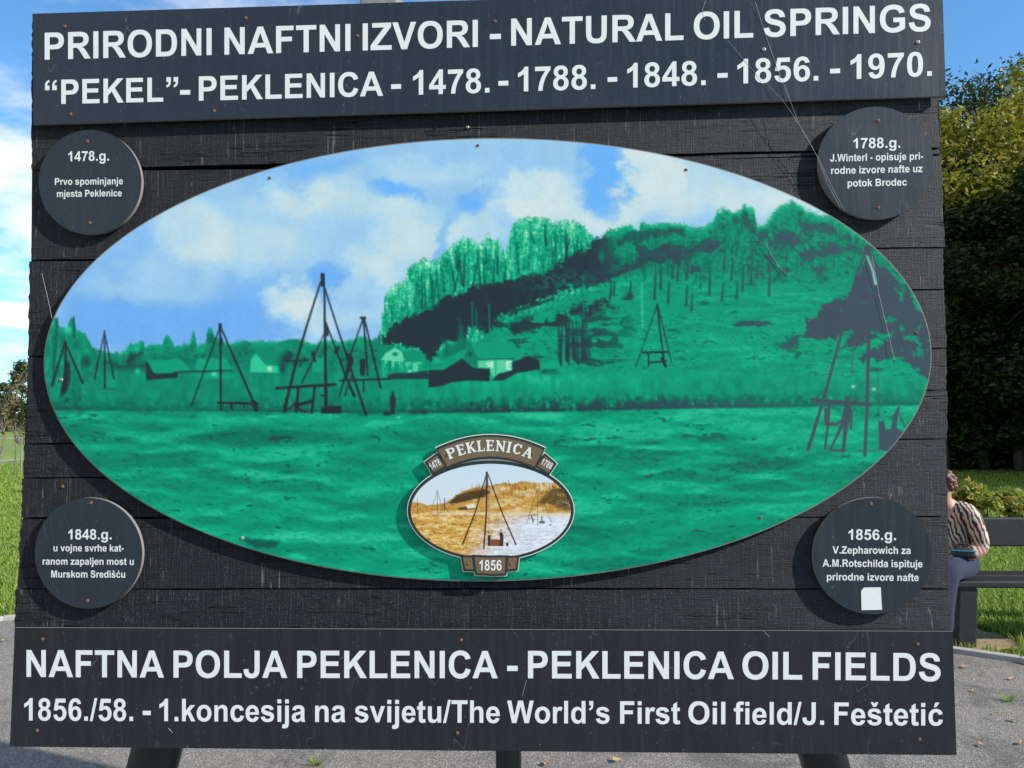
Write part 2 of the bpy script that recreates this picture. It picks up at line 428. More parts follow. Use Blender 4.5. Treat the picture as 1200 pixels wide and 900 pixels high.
    for k in range(36):                                      # single trunks between the crowns
        tx = C.rng.uniform(470, 692); ty = np.interp(tx, sl_x := [p[0] for p in sky_line], [p[1] for p in sky_line])
        L = C.rng.uniform(30, 62)
        v = mixv(v, 0.10, C.line([(tx + C.rng.uniform(-7, 7), ty + C.rng.uniform(8, 22)), (tx, ty + L)], .8, 2.6, .8) * C.rng.uniform(.5, .95) * crown)
    # dark wood mass
    fz = C.fbm(1.6, 1.6, 2, .7); fz2 = C.fbm(1.6, 1.6, 2, .7)
    wob = (5 * wb + 3 * fine + 3.5 * fz, 5 * wb2 + 4 * fine + 3.5 * fz2)
    dark = C.poly([(446, 402), (455, 386), (470, 374), (492, 366), (512, 357), (520, 347), (538, 344), (556, 334), (580, 332), (600, 326), (626, 322), (648, 316), (660, 306),
                   (676, 296), (690, 288), (700, 280), (712, 276), (722, 284), (716, 300), (730, 300), (764, 296), (790, 300), (812, 292), (822, 285), (812, 303), (790, 306), (765, 310), (745, 316), (722, 326), (700, 334),
                   (672, 338), (650, 346), (622, 356), (600, 366), (582, 372), (592, 382), (570, 388), (552, 384), (545, 396), (520, 402), (505, 424), (492, 412), (470, 404)], 1.6, wob)
    v = mixv(v, 0.02 + 0.05 * fine * (X > 560), dark)
    v = mixv(v, 0.42, dark * C.blob(665, 332, 40, 12) * sstep(.1, .5, fine + .3) * .8)
    v = mixv(v, 0.38 + .1 * vert, C.poly([(534, 404), (540, 378), (537, 374), (542, 384), (545, 396), (556, 405), (520, 420), (512, 416), (525, 404)], 2.5, (2 * wb, 2 * wb2)) * .8)
    # village on the ridge, right part
    for p in ([(700, 282), (716, 277), (722, 288), (720, 300), (698, 302)], [(722, 284), (734, 272), (762, 268), (762, 278), (740, 282)],
              [(826, 292), (838, 272), (848, 290), (866, 284), (868, 291), (830, 296)], [(782, 300), (790, 288), (800, 292), (818, 288), (812, 305)],
              [(858, 262), (864, 255), (870, 262), (872, 274), (868, 274), (866, 262), (860, 268)]):
        v = mixv(v, 0.05, C.poly(p, 1.5, (2 * wb, 2 * wb2)) * .9)
    v = mixv(v, 0.58, C.poly([(724, 298), (728, 286), (762, 280), (764, 294)], 1.5) * .9)
    v = mixv(v, 0.48 + 0.10 * med, C.poly([(764, 272), (800, 264), (806, 285), (790, 290), (764, 292)], 2) * .8)
    v = mixv(v, 0.78, C.blob(705, 300, 3, 7) * .6)
    ridge = sstep(0, 10, dep) * sstep(700, 730, X) * sstep(338, 318, Y + 6 * wb)
    mott = C.fbm(5, 5, 3, .75); rz = sstep(2, 12, dep) * sstep(700, 730, X) * sstep(332, 312, Y - (X - 760) * .02 + 8 * wb)
    v = mixv(v, .50 + .22 * mott + .12 * fz + .10 * vert, rz * .85)
    v = mixv(v, .10, rz * sstep(.22, .42, mott + .4 * med + .10 * C.blob(930, 290, 60, 20)) * .8)
    for k in range(70):
        tx = C.rng.uniform(735, 985); ty = 300 + C.rng.uniform(-32, 14) - (tx > 880) * 10; L_ = C.rng.uniform(8, 26)
        v = mixv(v, C.rng.choice([.10, .14, .72, .2]), C.line([(tx, ty), (tx + C.rng.uniform(-1.5, 1.5), ty + L_)], .8, 1.6, .8) * C.rng.uniform(.3, .7) * land)
    v = mixv(v, 0.08, ridge * sstep(.18, .42, med + .6 * wb) * .75)
    v = mixv(v, 0.16, ridge * sstep(880, 930, X) * sstep(.0, .5, med + .5 * wb + .0) * .6)
    for p in ([(722, 286), (735, 273), (765, 268), (800, 270), (800, 276), (766, 278), (742, 284)], [(764, 292), (792, 286), (806, 290), (830, 280), (846, 284), (842, 292), (815, 296), (790, 304), (765, 306)],
              [(905, 275), (925, 270), (940, 280), (930, 290), (908, 288)], [(740, 306), (722, 318), (745, 314), (765, 304)], [(940, 262), (975, 262), (985, 275), (950, 272)], [(935, 296), (985, 288), (990, 298), (940, 304)]):
        v = mixv(v, 0.03, C.poly(p, 1.5, (7 * wb + 3 * fz, 6 * wb2 + 3 * fz2)) * (.70 + .6 * fine))
    # light top fringe on the right hand trees
    v = mixv(v, 0.74 + .2 * fine, sstep(700, 720, X) * np.exp(-np.clip(dep, 0, 99) / 7) * .7)
    # slope shadows in the middle (dark scrub)
    sc = C.poly([(582, 388), (610, 376), (650, 368), (700, 352), (740, 345), (745, 352), (700, 366), (672, 376), (640, 384), (600, 392)], 3, wob)
    v = mixv(v, 0.03, sc * sstep(-.12, .12, med + .5 * horiz + .08))
    scr = mid_hill * sstep(.05, .30, horiz + .6 * med - .02) * sstep(356, 372, Y + (X - 600) * .18)
    v = mixv(v, 0.08, scr * .8)
    for p in ([(688, 336), (720, 322), (748, 312)], [(700, 330), (752, 308)], [(590, 366), (620, 360), (648, 350)]):
        v = mixv(v, 0.06, C.line(p, 3.4, 3.4, 1.2) * .8)
    # trunks in front of the slope
    for k in range(20):
        tx = 656 + C.rng.normal(0, 1) * 3 + k * 1.85; ty = 376 + C.rng.uniform(-16, 14); b = 428 - (tx - 656) * .12 + C.rng.uniform(-7, 2)
        v = mixv(v, 0.04, C.line([(tx + C.rng.uniform(-2, 2), ty), (tx, b)], 1.0, 2.6, .7) * C.rng.uniform(.6, 1))
    for tx, ta, tb in ((767, 310, 350), (774, 312, 338), (783, 330, 355), (794, 302, 328), (788, 300, 326), (805, 300, 327), (804, 335, 358), (810, 345, 364), (831, 320, 346),
                       (857, 302, 328), (870, 310, 340), (880, 298, 332), (887, 305, 326), (901, 316, 346), (900, 280, 318), (848, 300, 316), (715, 330, 350), (719, 330, 345), (714, 300, 330), (738, 330, 348), (863, 330, 350), (846, 332, 352)):
        v = mixv(v, 0.06, C.line([(tx + 1.5, ta), (tx, tb)], 1.6, 3.0, .7) * .85)
        v = mixv(v, 0.3, C.line([(tx, ta - 6), (tx + C.rng.uniform(-6, 6), ta - 20)], 1.6, 1, 1.2) * .6)
    v = mixv(v, 0.06, C.line([(901, 318), (907, 310)], 1.6, 1.4, .6))
    # pale poles
    for x, a, b in ((752, 333, 384), (553, 355, 392), (573, 357, 400), (683, 322, 372), (558, 362, 385)):
        v = mixv(v, 0.80 if x == 752 else 0.45, C.line([(x, a), (x + 1, b)], 1.8, 2.2, .7) * .75)
    v = mixv(v, 0.7, C.blob(668, 334, 4, 2))
    v = mixv(v, 0.05, C.poly([(858, 380), (868, 377), (882, 376), (900, 377), (906, 380), (890, 382), (872, 382), (862, 383)], 1, (1.5 * fine, 1.5 * fine)) * .85)
    v = mixv(v, 0.08, C.blob(788, 387, 7, 1.6) * .8 + C.blob(825, 355, 5, 2) * .8)
    v = mixv(v, 0.75, C.blob(857, 408, 40, 3) * .5)
    v = mixv(v, 0.10, C.poly([(910, 408), (930, 393), (940, 392), (936, 404), (922, 410)], 2, wob) * .85)
    v = mixv(v, 0.12, C.poly([(930, 418), (936, 412), (940, 414), (934, 420)], 1.5) * .8)
    # light strip of rough grass before the village
    band = sstep(430, 445, Y - (X - 700) * .02) * sstep(486, 478, Y) * sstep(430, 480, X)
    v = mixv(v, 0.56 + 0.10 * C.fbm(14, 5, 4) + 0.06 * med + 0.10 * C.blob(640, 440, 130, 14), band)
    # hedge line y 468..482
    hl = np.interp(X[0], [48, 300, 430, 560, 700, 800, 900, 1000, 1096], [480, 482, 484, 483, 481, 478, 477, 475, 474])[None, :]
    hedge = sstep(-20, -3, Y - hl - 10 * wb) * sstep(2.5, 0, Y - hl)
    hd = np.interp(X[0], [48, 90, 110, 300, 420, 520, 560, 800, 900, 960, 1096], [.35, .5, .25, .35, .35, .5, .85, .85, .5, .35, .3])[None, :]
    v = mixv(v, 0.06, hedge * sstep(-.20, .25, C.fbm(7, 5, 4, .7) + .25) * hd)
    v = mixv(v, 0.06, sstep(3.2, 0, np.abs(Y - hl + 1.5 + 2 * wb)) * hd * sstep(-.5, .2, med + .1))
    # ---------- near meadow
    near = C.under(list(zip([48, 300, 430, 560, 700, 800, 900, 1000, 1096], [481, 483, 485, 484, 482, 479, 478, 476, 475])), 1.2, .8 * fine)
    def shade(f):                                        # light from above on a rolling height field
        d = np.zeros_like(f); d[1:-1] = f[2:] - f[:-2]; return d
    def smp(f, dx, dy):                                  # sample a field at displaced places
        yy = np.clip((np.arange(C.h)[:, None] + dy), 0, C.h - 1).astype(int); xx = np.clip((np.arange(C.w)[None, :] + dx), 0, C.w - 1).astype(int)
        return f[yy, xx]
    wx = 18 * C.fbm(40, 90, 3); wy = 9 * C.fbm(30, 120, 3)
    g1 = smp(C.fbm(30, 130, 3, .5), wx, wy); g2 = smp(C.fbm(8, 34, 4, .62), wx, wy); g3 = C.fbm(2.4, 6, 3, .75)
    def soft(f, n):
        for _ in range(n):
            f = (f + np.roll(f, 1, 0) + np.roll(f, -1, 0) + np.roll(f, 1, 1) + np.roll(f, -1, 1)) / 5
        return f
    rel = 1.5 * soft(shade(soft(g1, 8)), 4) + .16 * soft(shade(soft(g2, 2)), 1)
    tex = C.fbm(4, 9, 4, .75)
    base = 0.60 + np.clip(rel, -.09, .08) + 0.06 * g2 + 0.06 * g3 + .10 * tex + .06 * g1
    base -= .12 * sstep(.05, .5, tex + .8 * g1) * sstep(.08, -.06, rel)
    base += 0.04 * C.blob(300, 650, 300, 50) + 0.04 * sstep(500, 484, Y)
    base -= 0.11 * (C.blob(300, 505, 60, 8) + C.blob(260, 512, 80, 10) * .7 + C.blob(560, 512, 160, 9) * .5 + C.blob(850, 512, 70, 6) + C.blob(870, 542, 80, 8) + C.blob(680, 615, 60, 10) * .7 + C.blob(120, 505, 70, 8) * .6)
    v = mixv(v, base, near)
    v = mixv(v, 0.22, near * sstep(.30, .62, tex + .5 * g3 + .5 * g2 - 1.0 * rel - .08 + .3 * C.blob(870, 545, 60, 8) + .3 * C.blob(840, 510, 50, 7)) * .7)
    v = mixv(v, 0.12, near * sstep(.30, .62, g2 + .35 * g3 + .35 * C.blob(330, 512, 60, 14) + .3 * C.blob(290, 548, 90, 8) + .3 * C.blob(610, 510, 60, 5) + .2 * C.blob(700, 500, 200, 30) - .28) * .75)
    v = mixv(v, 0.16, C.poly([(283, 631), (296, 632), (312, 633), (328, 634), (322, 641), (305, 642), (290, 638)], 2.0, (2 * fine, 2 * wb)) * .8)
    v = mixv(v, 0.16, C.blob(438, 512, 7, 2.2) * .8 + C.blob(338, 553, 12, 3) * .6)
    v = mixv(v, 0.95, C.blob(467, 489, 3, 1.2) * .8 + C.blob(318, 488, 10, 1.6) * .6)
    # ---------- houses
    P = lambda pts, val, a=1, soft=.7: mixv(v, val, C.poly(pts, soft) * a)
    v = P([(171, 441), (171, 423), (176, 424), (183, 438), (200, 437), (210, 432), (208, 443), (190, 444), (172, 446)], 0.03)
    v = P([(172, 422), (212, 421), (223, 433), (218, 436), (180, 437)], 0.60)
    v = mixv(v, 0.85, C.blob(161, 435, 3, 4) * .8)
    v = P([(229, 428), (232, 420), (265, 420), (272, 433), (270, 436), (230, 436)], 0.66, .8)
    v = P([(230, 438), (275, 438), (272, 444), (232, 444)], 0.68, .6)
    v = mixv(v, 0.95, C.blob(251, 438, 4, 3) * .7)
    v = mixv(v, 0.04, C.line([(205, 436), (271, 434)], 1.8, 1.8, .6))
    v = P([(293, 436), (294, 421), (300, 414), (312, 428), (330, 429), (330, 437)], 0.76)
    v = P([(300, 413), (302, 410), (334, 410), (338, 424), (322, 428), (312, 428)], 0.52)
    v = mixv(v, 0.97, C.blob(316, 432, 2.4, 3))
    v = mixv(v, 0.08, C.blob(335, 420, 7, 6) + C.blob(331, 432, 4, 6))
    v = P([(366, 436), (366, 418), (384, 418), (384, 436)], 0.66, .8)
    v = mixv(v, 0.1, C.blob(375, 418, 2, 1.6))
    v = P([(443, 404), (462, 404), (470, 412), (448, 424), (441, 422)], 0.50)
    v = P([(446, 422), (452, 414), (463, 407), (471, 412), (473, 424)], 0.83)
    v = mixv(v, 0.15, C.blob(463, 415, 2.4, 1.6))
    v = P([(470, 411), (491, 410), (496, 414), (500, 424), (476, 424)], 0.55)
    v = P([(483, 425), (490, 425), (490, 437), (484, 437)], 0.80)
    v = P([(478, 434), (482, 433), (483, 437), (477, 437)], 0.85)
    v = P([(454, 440), (462, 437), (480, 437), (500, 434), (504, 444), (454, 445)], 0.07)
    # the farmhouse
    v = P([(555, 430), (560, 423), (600, 420), (600, 434), (577, 441), (575, 436)], 0.80)
    v = P([(542, 420), (551, 402), (560, 419), (560, 432), (546, 424)], 0.46)
    v = mixv(v, 0.08, C.blob(551, 415, 1.7, 2.4))
    v = P([(551, 401), (601, 401), (613, 418), (606, 420), (560, 420)], 0.59)
    v = mixv(v, 0.04, C.line([(560, 420.6), (602, 420.6)], 1.1, 1.1, .5))
    for a in ([(570, 426), (577, 425)], [(572, 429), (576, 428)], [(576.5, 424), (576.5, 431)], [(594, 424), (594, 432)], [(594, 425), (599, 424)], [(594, 428), (598, 428)], [(595, 432), (599, 432)]):
        v = mixv(v, 1.0, C.line(a, 1.5, 1.5, .5))
    v = mixv(v, .5, C.line([(581, 422), (581, 438)], 1.2, 1.2, .6) * .7)
    v = P([(502, 454), (502, 434), (520, 433), (541, 420), (555, 431), (574, 432), (574, 447), (548, 446), (530, 448), (516, 453)], 0.01)
    v = P([(508, 432), (540, 421), (522, 432)], 0.58, .9)
    v = P([(576, 446), (584, 438), (600, 434), (600, 424), (618, 418), (632, 422), (633, 433), (606, 437), (590, 446)], 0.02)
    v = P([(604, 419), (616, 414), (612, 419), (606, 422)], 0.6)
    v = P([(633, 425), (655, 422), (656, 432), (634, 433)], 0.62)
    v = mixv(v, 0.05, C.blob(638, 435, 4, 2))
    # person standing
    v = mixv(v, 0.02, np.maximum(C.poly([(457, 486), (457, 476), (456.5, 466), (459, 462), (461.5, 462), (464.5, 468), (463, 476), (463, 486)], .6), C.poly([(449, 487), (450, 482), (457, 482), (457, 487)], .8)))
    v = mixv(v, 0.02, C.blob(460.2, 461, 1.8, 2.2) * 1.2)
    v = mixv(v, 0.05, C.blob(485, 483, 5, 3) + C.blob(497, 483, 4, 3))
    # ---------- tone to colour
    # ---------- big dark tree and derrick, right edge
    bt = C.poly([(941, 395), (946, 388), (944, 374), (958, 372), (962, 360), (978, 352), (992, 350), (998, 340), (1004, 322), (1016, 312), (1040, 316), (1060, 336), (1075, 362), (1096, 385),
                 (1100, 440), (1082, 440), (1074, 428), (1058, 426), (1060, 418), (1040, 420), (1010, 424), (1006, 420), (1018, 412), (1040, 398), (1052, 388), (1036, 392), (1020, 398), (1000, 408), (985, 408), (994, 397), (1000, 388), (985, 392), (978, 398), (965, 398), (950, 396)], 1.2, (5 * wb + 3 * fine, 5 * wb2 + 3 * fine))
    holes = sstep(.30, .46, med * .5 + wb * .8 + .25 * C.blob(1070, 415, 30, 12) + .2 * C.blob(1058, 335, 12, 14)) * .85
    bt2 = bt * (1 - holes)
    bt2 = np.maximum(bt2, C.poly([(1066, 425), (1080, 420), (1094, 425), (1090, 446), (1078, 436)], 1.5, (4 * wb, 4 * wb2)))
    bt2 = np.maximum(bt2, C.blob(1026, 433, 7, 1.8) * .9)
    v = mixv(v, 0.0, bt2)
    dark_stop = (34, 42, 50)
    stops = [(0, dark_stop), (.16, (30, 66, 68)), (.34, (6, 98, 78)), (.50, (6, 126, 96)), (.63, (14, 152, 112)), (.76, (52, 184, 138)), (.88, (128, 208, 168)), (1, (214, 234, 214))]
    grn = ramp(np.clip(v, 0, 1), stops)
    # slate ink looks paler toward the right edge of the print
    slate_r = srgb2lin((62, 73, 84)); sl0 = srgb2lin(dark_stop)
    wr = sstep(600, 1000, X) * sstep(.45, 0, v)
    grn = grn + (slate_r - sl0)[None, None, :] * wr[..., None]
    lum = grn.mean(-1, keepdims=True); grn = np.clip(lum + (grn - lum) * 1.05, 0, 1)
    img = mixc(img, grn, land)
    # ---------- inked derricks: crisp lines over sky and land alike
    ink = np.zeros_like(X)
    def L(pts, w0, w1=None, s=.45):
        nonlocal ink
        ink = np.maximum(ink, C.line(pts, w0, w1, s))
    # far left
    L([(76.5, 400), (61, 452)], 2.6, 3.2, .8); L([(77, 402), (77, 432), (75, 456)], 3, 5, .8); L([(78, 405), (97, 449)], 2.4, 3.0)
    L([(122.3, 389), (111, 444)], 1.6, 2.2); L([(122.4, 388), (123, 454)], 2.0, 2.8); L([(122.6, 390), (133.5, 444)], 1.6, 2.4)
    L([(119, 456), (137, 456)], 1.0)
    # second
    L([(258, 383), (224, 476)], 2.0, 2.4); L([(258, 381), (258.5, 430), (259, 480)], 3.0, 3.2); L([(259, 384), (300, 478)], 2.2, 3.4)
    L([(258, 380.5), (258, 385)], 4.4); L([(259, 396), (260, 402)], 3.4)
    L([(255, 472), (302, 473)], 3); L([(298, 472), (300, 480)], 6); L([(271, 474), (272, 480)], 3); L([(286, 474), (286, 477)], 2)
    # main
    L([(378, 322), (378.5, 334)], 5.4); L([(376, 330), (360, 380), (346, 428), (333, 482)], 2.4, 4.4); L([(380, 334), (381, 400), (382, 478)], 2.6, 4.6)
    L([(380, 336), (398, 392), (415, 444), (429, 486)], 2.2, 3.4)
    L([(324, 455), (393, 450.5)], 3.8); L([(350, 453), (347, 482)], 3.8); L([(369, 453), (365, 484)], 3.6); L([(347, 475), (366, 470)], 4.5); L([(345, 472), (352, 481), (360, 483)], 3)
    L([(334, 482), (345, 474)], 2.6); L([(376, 463), (382, 464)], 2.4)
    ink = np.maximum(ink, C.poly([(376, 478), (388, 475), (401, 476), (400, 485), (376, 485)], .8)); L([(382, 384), (383, 392)], 5)
    # behind main
    L([(382, 378), (405, 440), (415, 464)], 2.2, 4.0); L([(380, 390), (366, 424), (354, 448)], 1.6, 2.6, .8)
    L([(367, 414), (369, 423)], 5, 4, .8); L([(335, 423), (362, 422)], 2); L([(394, 412), (397, 406)], 6, 3, 1)
    # third
    L([(425.6, 373), (412, 412), (398, 464)], 2.2, 2.4); L([(426, 374), (431, 440)], 2.8, 2.4); L([(427, 373), (446, 454)], 2.2, 3.0); L([(423.5, 372.6), (427.5, 372.6)], 4.0)
    L([(409, 417), (412, 424), (409, 432), (405, 444)], 7, 4, .9); L([(398, 446), (458, 444)], 2.6); L([(425, 424), (425, 438)], 8, 6, 1); L([(426, 447), (426, 458)], 2.4)
    L([(412, 440), (404, 464)], 2.4)
    # on the slope
    L([(770.3, 357.5), (745, 430)], 1.4, 1.6); L([(770.5, 357), (773, 385), (779, 428)], 2.6, 2.0); L([(771, 358), (787, 425)], 1.6); L([(753, 413), (783, 412.6)], 2.6); L([(760, 414), (760, 429)], 1.8)
    L([(761, 425), (781, 423)], 2.6); L([(776, 420), (780, 429)], 4)
    img = mixc(img, srgb2lin((33, 35, 39)), ink * .97)
    ink = np.zeros_like(X)
    # near derrick at the right edge
    L([(1016, 288), (1003, 325), (985, 395), (965, 468), (947, 527)], 2.8, 4.6); L([(1016, 288), (1018, 400), (1016, 480), (1013.5, 534)], 5, 4); L([(1017, 290), (1030, 318), (1040, 345)], 3.2, 5, .8)
    L([(1014, 290), (1020, 290)], 5); L([(952, 468.5), (980, 471), (1020, 474)], 4.6); L([(972, 472), (971, 490), (967, 526)], 4, 3); L([(968, 480), (968, 497), (976, 497)], 5, 4)
    L([(993, 466), (993, 478), (991, 492)], 5, 11); L([(991, 474), (998, 482), (997, 503)], 4, 2.4); L([(990, 490), (986, 500), (973, 527)], 6, 2.6); L([(992, 492), (988, 529)], 6, 4); L([(974, 528), (990, 528)], 3, 3)
    L([(978, 498), (988, 492)], 3); L([(1003, 320), (998, 440)], 1.0, 1.0, .8); L([(1028.6, 440), (1030, 495)], 1.2, 1.2)
    ink = np.maximum(ink, C.poly([(1029, 495), (1037, 494), (1038, 503), (1052, 502), (1058, 506), (1048, 532), (1030, 527)], .8))
    L([(1053, 478), (1050, 486), (1047, 504)], 3.5, 7); L([(1053, 484), (1060, 500)], 2.0, 2.0); L([(1006, 529), (1030, 528)], 1.4)
    img = mixc(img, slate_r, ink * .97)
    # thread fine marks, pale stars of wear
    for x, y in ((1000, 453), (1024, 456), (987, 254)):
        img = mixc(img, srgb2lin((180, 220, 200)), C.blob(x, y, 1.8, 1.1))
    img = mixc(img, srgb2lin((190, 222, 214)), C.line([(1016, 300), (1023, 318), (1026, 333)], 1.0, 1.8, .6) * .9)
    # faint woven grain of the print
    g = 1 + 0.02 * np.sin(X * 2.1) * 0.6 + 0.06 * fbm(C.h, C.w, 1.6, 1.6, C.rng, 2) + 0.04 * fbm(C.h, C.w, 60, 14, C.rng, 3)
    return C, np.clip(img * g[..., None], 0.0, 1)

def emblem_art():
    """sepia view with a tripod derrick, units as the big picture, 480..670 x 536..656"""
    C = Canvas(476, 532, 676, 660, 3.0, 5)
    X, Y = C.X, C.Y
    f1 = C.fbm(1.6, 5, 4, .7); f2 = C.fbm(4, 12, 4, .6); f3 = C.fbm(.9, 1.2, 2, .8); vert = C.fbm(5, 1, 3, .7)
    sky = ramp(sstep(535, 590, Y), [(0, (196, 212, 222)), (1, (206, 214, 218))])
    img = sky + 0.0
    # ground tone
    t = 0.58 + 0.46 * f1 + 0.26 * f2 + 0.22 * f3
    snow = sstep(570, 640, X + (Y - 600) * .9 + 18 * f2) * sstep(600, 608, Y)
    gold = ramp(np.clip(t, 0, 1), [(0, (92, 66, 30)), (.35, (170, 120, 44)), (.65, (214, 168, 84)), (1, (238, 222, 180))])
    ice = ramp(np.clip(t + .12, 0, 1), [(0, (120, 120, 130)), (.35, (186, 180, 178)), (.65, (208, 210, 220)), (1, (230, 232, 238))])
    gr = mixc(gold, 0, np.zeros_like(X)); gr = gr * (1 - snow[..., None]) + ice * snow[..., None]
    hor = [(476, 592), (485, 588), (492, 589), (500, 592), (520, 590), (530, 584), (540, 577), (552, 572), (566, 570), (580, 568), (592, 566), (600, 567), (612, 564), (630, 566), (648, 566), (655, 560), (662, 558), (676, 560)]
    land = C.under(hor, .7, 1.2 * f3)
    img = img * (1 - land[..., None]) + gr * land[..., None]
    hill = land * sstep(604, 596, Y)
    img = mixc(img, srgb2lin((186, 134, 56)), hill * .5)
    img = mixc(img, srgb2lin((236, 214, 168)), hill * sstep(.05, .45, f2 + .1) * sstep(560, 600, X) * .6)
    dkp = C.poly([(524, 590), (536, 580), (552, 575), (566, 573), (578, 576), (566, 583), (546, 588), (530, 591)], 1, (2 * f2, 2 * f1))
    img = mixc(img, srgb2lin((60, 46, 28)), dkp * .95)
    dk2 = C.poly([(628, 590), (636, 582), (646, 573), (656, 572), (668, 570), (674, 588), (672, 599), (655, 597), (645, 591)], 1.2, (2.5 * f2, 2.5 * f1))
    img = mixc(img, srgb2lin((66, 52, 34)), dk2 * (0.80 + .6 * f3))
    img = mixc(img, srgb2lin((110, 76, 34)), hill * sstep(.0, .3, vert) * sstep(592, 570, Y) * .8)
    for k in range(26):
        x = C.rng.uniform(526, 600); y = np.interp(x, [p[0] for p in hor], [p[1] for p in hor])
        img = mixc(img, srgb2lin((150, 112, 62)), C.line([(x, y - C.rng.uniform(1, 5)), (x, y + 2)], .5, .9, .25) * .8)
    img = mixc(img, srgb2lin((70, 52, 32)), C.poly([(534, 597), (540, 594), (556, 593), (560, 596), (545, 598)], .5) * .9)
    img = mixc(img, srgb2lin((226, 220, 200)), C.poly([(546, 592), (556, 590), (558, 595), (548, 596)], .5) * .9)
    img = mixc(img, srgb2lin((236, 232, 214)), sstep(3, 0, np.abs(Y - 602)) * sstep(490, 520, X) * .35)
    ink = np.zeros_like(X)
    def L(p, a, b=None, s=.3):
        nonlocal ink
        ink = np.maximum(ink, C.line(p, a, b, s))
    L([(512.5, 574), (505, 600)], .5); L([(512.5, 574), (512.5, 603)], .6); L([(512.6, 574), (519, 600)], .5); L([(505, 597), (520, 596)], .6); L([(489, 585), (489.3, 600)], .6); L([(489, 590), (484, 600)], .4); L([(489, 590), (495, 600)], .4)
    L([(521, 584), (521, 598)], 1.2); L([(518, 590), (525, 600)], .6); L([(522, 586), (515, 602)], .5)
    L([(630.5, 573), (630, 615)], .7); L([(630, 573), (617, 614)], .5); L([(631, 573), (647, 614)], .5); L([(619, 604), (630, 603)], .9); L([(633, 612), (637, 612)], 3.2); L([(635, 606), (635, 612)], 1.6); L([(623, 605), (625, 612)], 1.6); L([(644, 615), (646, 615)], 1.2)
    img = mixc(img, srgb2lin((52, 44, 40)), ink * .85)
    ink = np.zeros_like(X)
    L([(570.5, 554), (557, 600), (542, 638)], 1.4, 2.0); L([(570.5, 554), (570, 600), (567, 643)], 2.2, 2.0); L([(572, 556), (588, 600), (604.5, 638)], 1.4, 2.0); L([(570.5, 554), (570.5, 572)], 3)
    L([(573, 570), (573, 628)], .4)
    img = mixc(img, srgb2lin((62, 36, 34)), ink * .95)
    img = mixc(img, srgb2lin((128, 74, 50)), C.poly([(575, 632), (589, 632), (589, 640), (575, 640)], .4))
    img = mixc(img, srgb2lin((58, 46, 38)), np.maximum(C.poly([(571.5, 627), (575, 627), (575, 640), (571.5, 640)], .4), C.poly([(593, 636), (596, 636), (596, 640), (593, 640)], .4)))
    img = mixc(img, srgb2lin((66, 48, 36)), np.maximum(C.poly([(585, 640), (586, 630), (585, 625), (588, 623), (590, 627), (590, 640)], .4), C.blob(587, 621.5, 1.1, 1.3)))
    return C, np.clip(img, 0, 1)
# ---------------------------------------------------------------- the setting
def m_grass_ground():
    n = NT('grass_ground'); n.set(.9, .2)
    a = n.noise(n.coord('Object'), .35, 5, .6); b = n.noise(n.coord('Object'), 5, 5, .7); c = n.noise(n.coord('Object'), 45, 4, .7)
    col = n.mix(n.ramp(a, [(.35, 0), (.65, 1)]), (.10, .19, .025), (.17, .25, .04))
    col = n.mix(n.ramp(b, [(.45, 0), (.72, .7)]), col, (.20, .21, .07))
    col = n.mix(n.ramp(c, [(.25, .35), (.55, 1)]), (.07, .12, .02), col); n.base(col)
    n.bump(n.math('ADD', c, b), 0.6, .02); return n.m
def m_asphalt():
    n = NT('asphalt'); n.set(.85, .35)
    v = n.coord('Object'); st = n.node('ShaderNodeTexVoronoi'); st.inputs['Scale'].default_value = 150; n.link(v, st.inputs['Vector'])
    f = n.noise(v, 90, 4, .7); big = n.noise(v, .8, 5, .6)
    sep = n.node('ShaderNodeSeparateColor'); n.link(st.outputs['Color'], sep.inputs[0])
    col = n.ramp(sep.outputs[0], [(0, (.046, .043, .040)), (.5, (.115, .107, .098)), (.8, (.20, .186, .168)), (1, (.38, .35, .31))])
    col = n.mix(n.ramp(f, [(.35, .0), (.7, .6)]), col, (.20, .185, .165)); col = n.mix(n.ramp(big, [(.3, .0), (.75, .5)]), col, (.23, .205, .175)); st2 = n.ramp(n.noise(v, 2.6, 5, .7, .6), [(.36, 1), (.50, 0)]); col = n.mix(n.math('MULTIPLY', st2, .55), col, (.06, .055, .05))
    n.base(col); n.bump(n.math('ADD', n.math('MULTIPLY', st.outputs['Distance'], .6), f), .8, .006); return n.m
def m_gravel():
    n = NT('gravel_path'); n.set(.9, .3); v = n.coord('Object'); f = n.noise(v, 22, 5, .7)
    n.base(n.ramp(f, [(.3, (.16, .145, .12)), (.7, (.34, .31, .26))])); n.bump(f, .6, .02); return n.m
M_GG = m_grass_ground(); M_ASPH = m_asphalt(); M_GRAVEL = m_gravel()
M_CONC = simple_mat('concrete_kerb', (.30, .285, .26), .85, .3, 55, .004)

S = 1500.0
g = mesh_obj('ground', [(-S, -S, -.012), (S, -S, -.012), (S, S, -.012), (-S, S, -.012)], [(0, 1, 2, 3)], M_GG); tag(g, kind='structure')
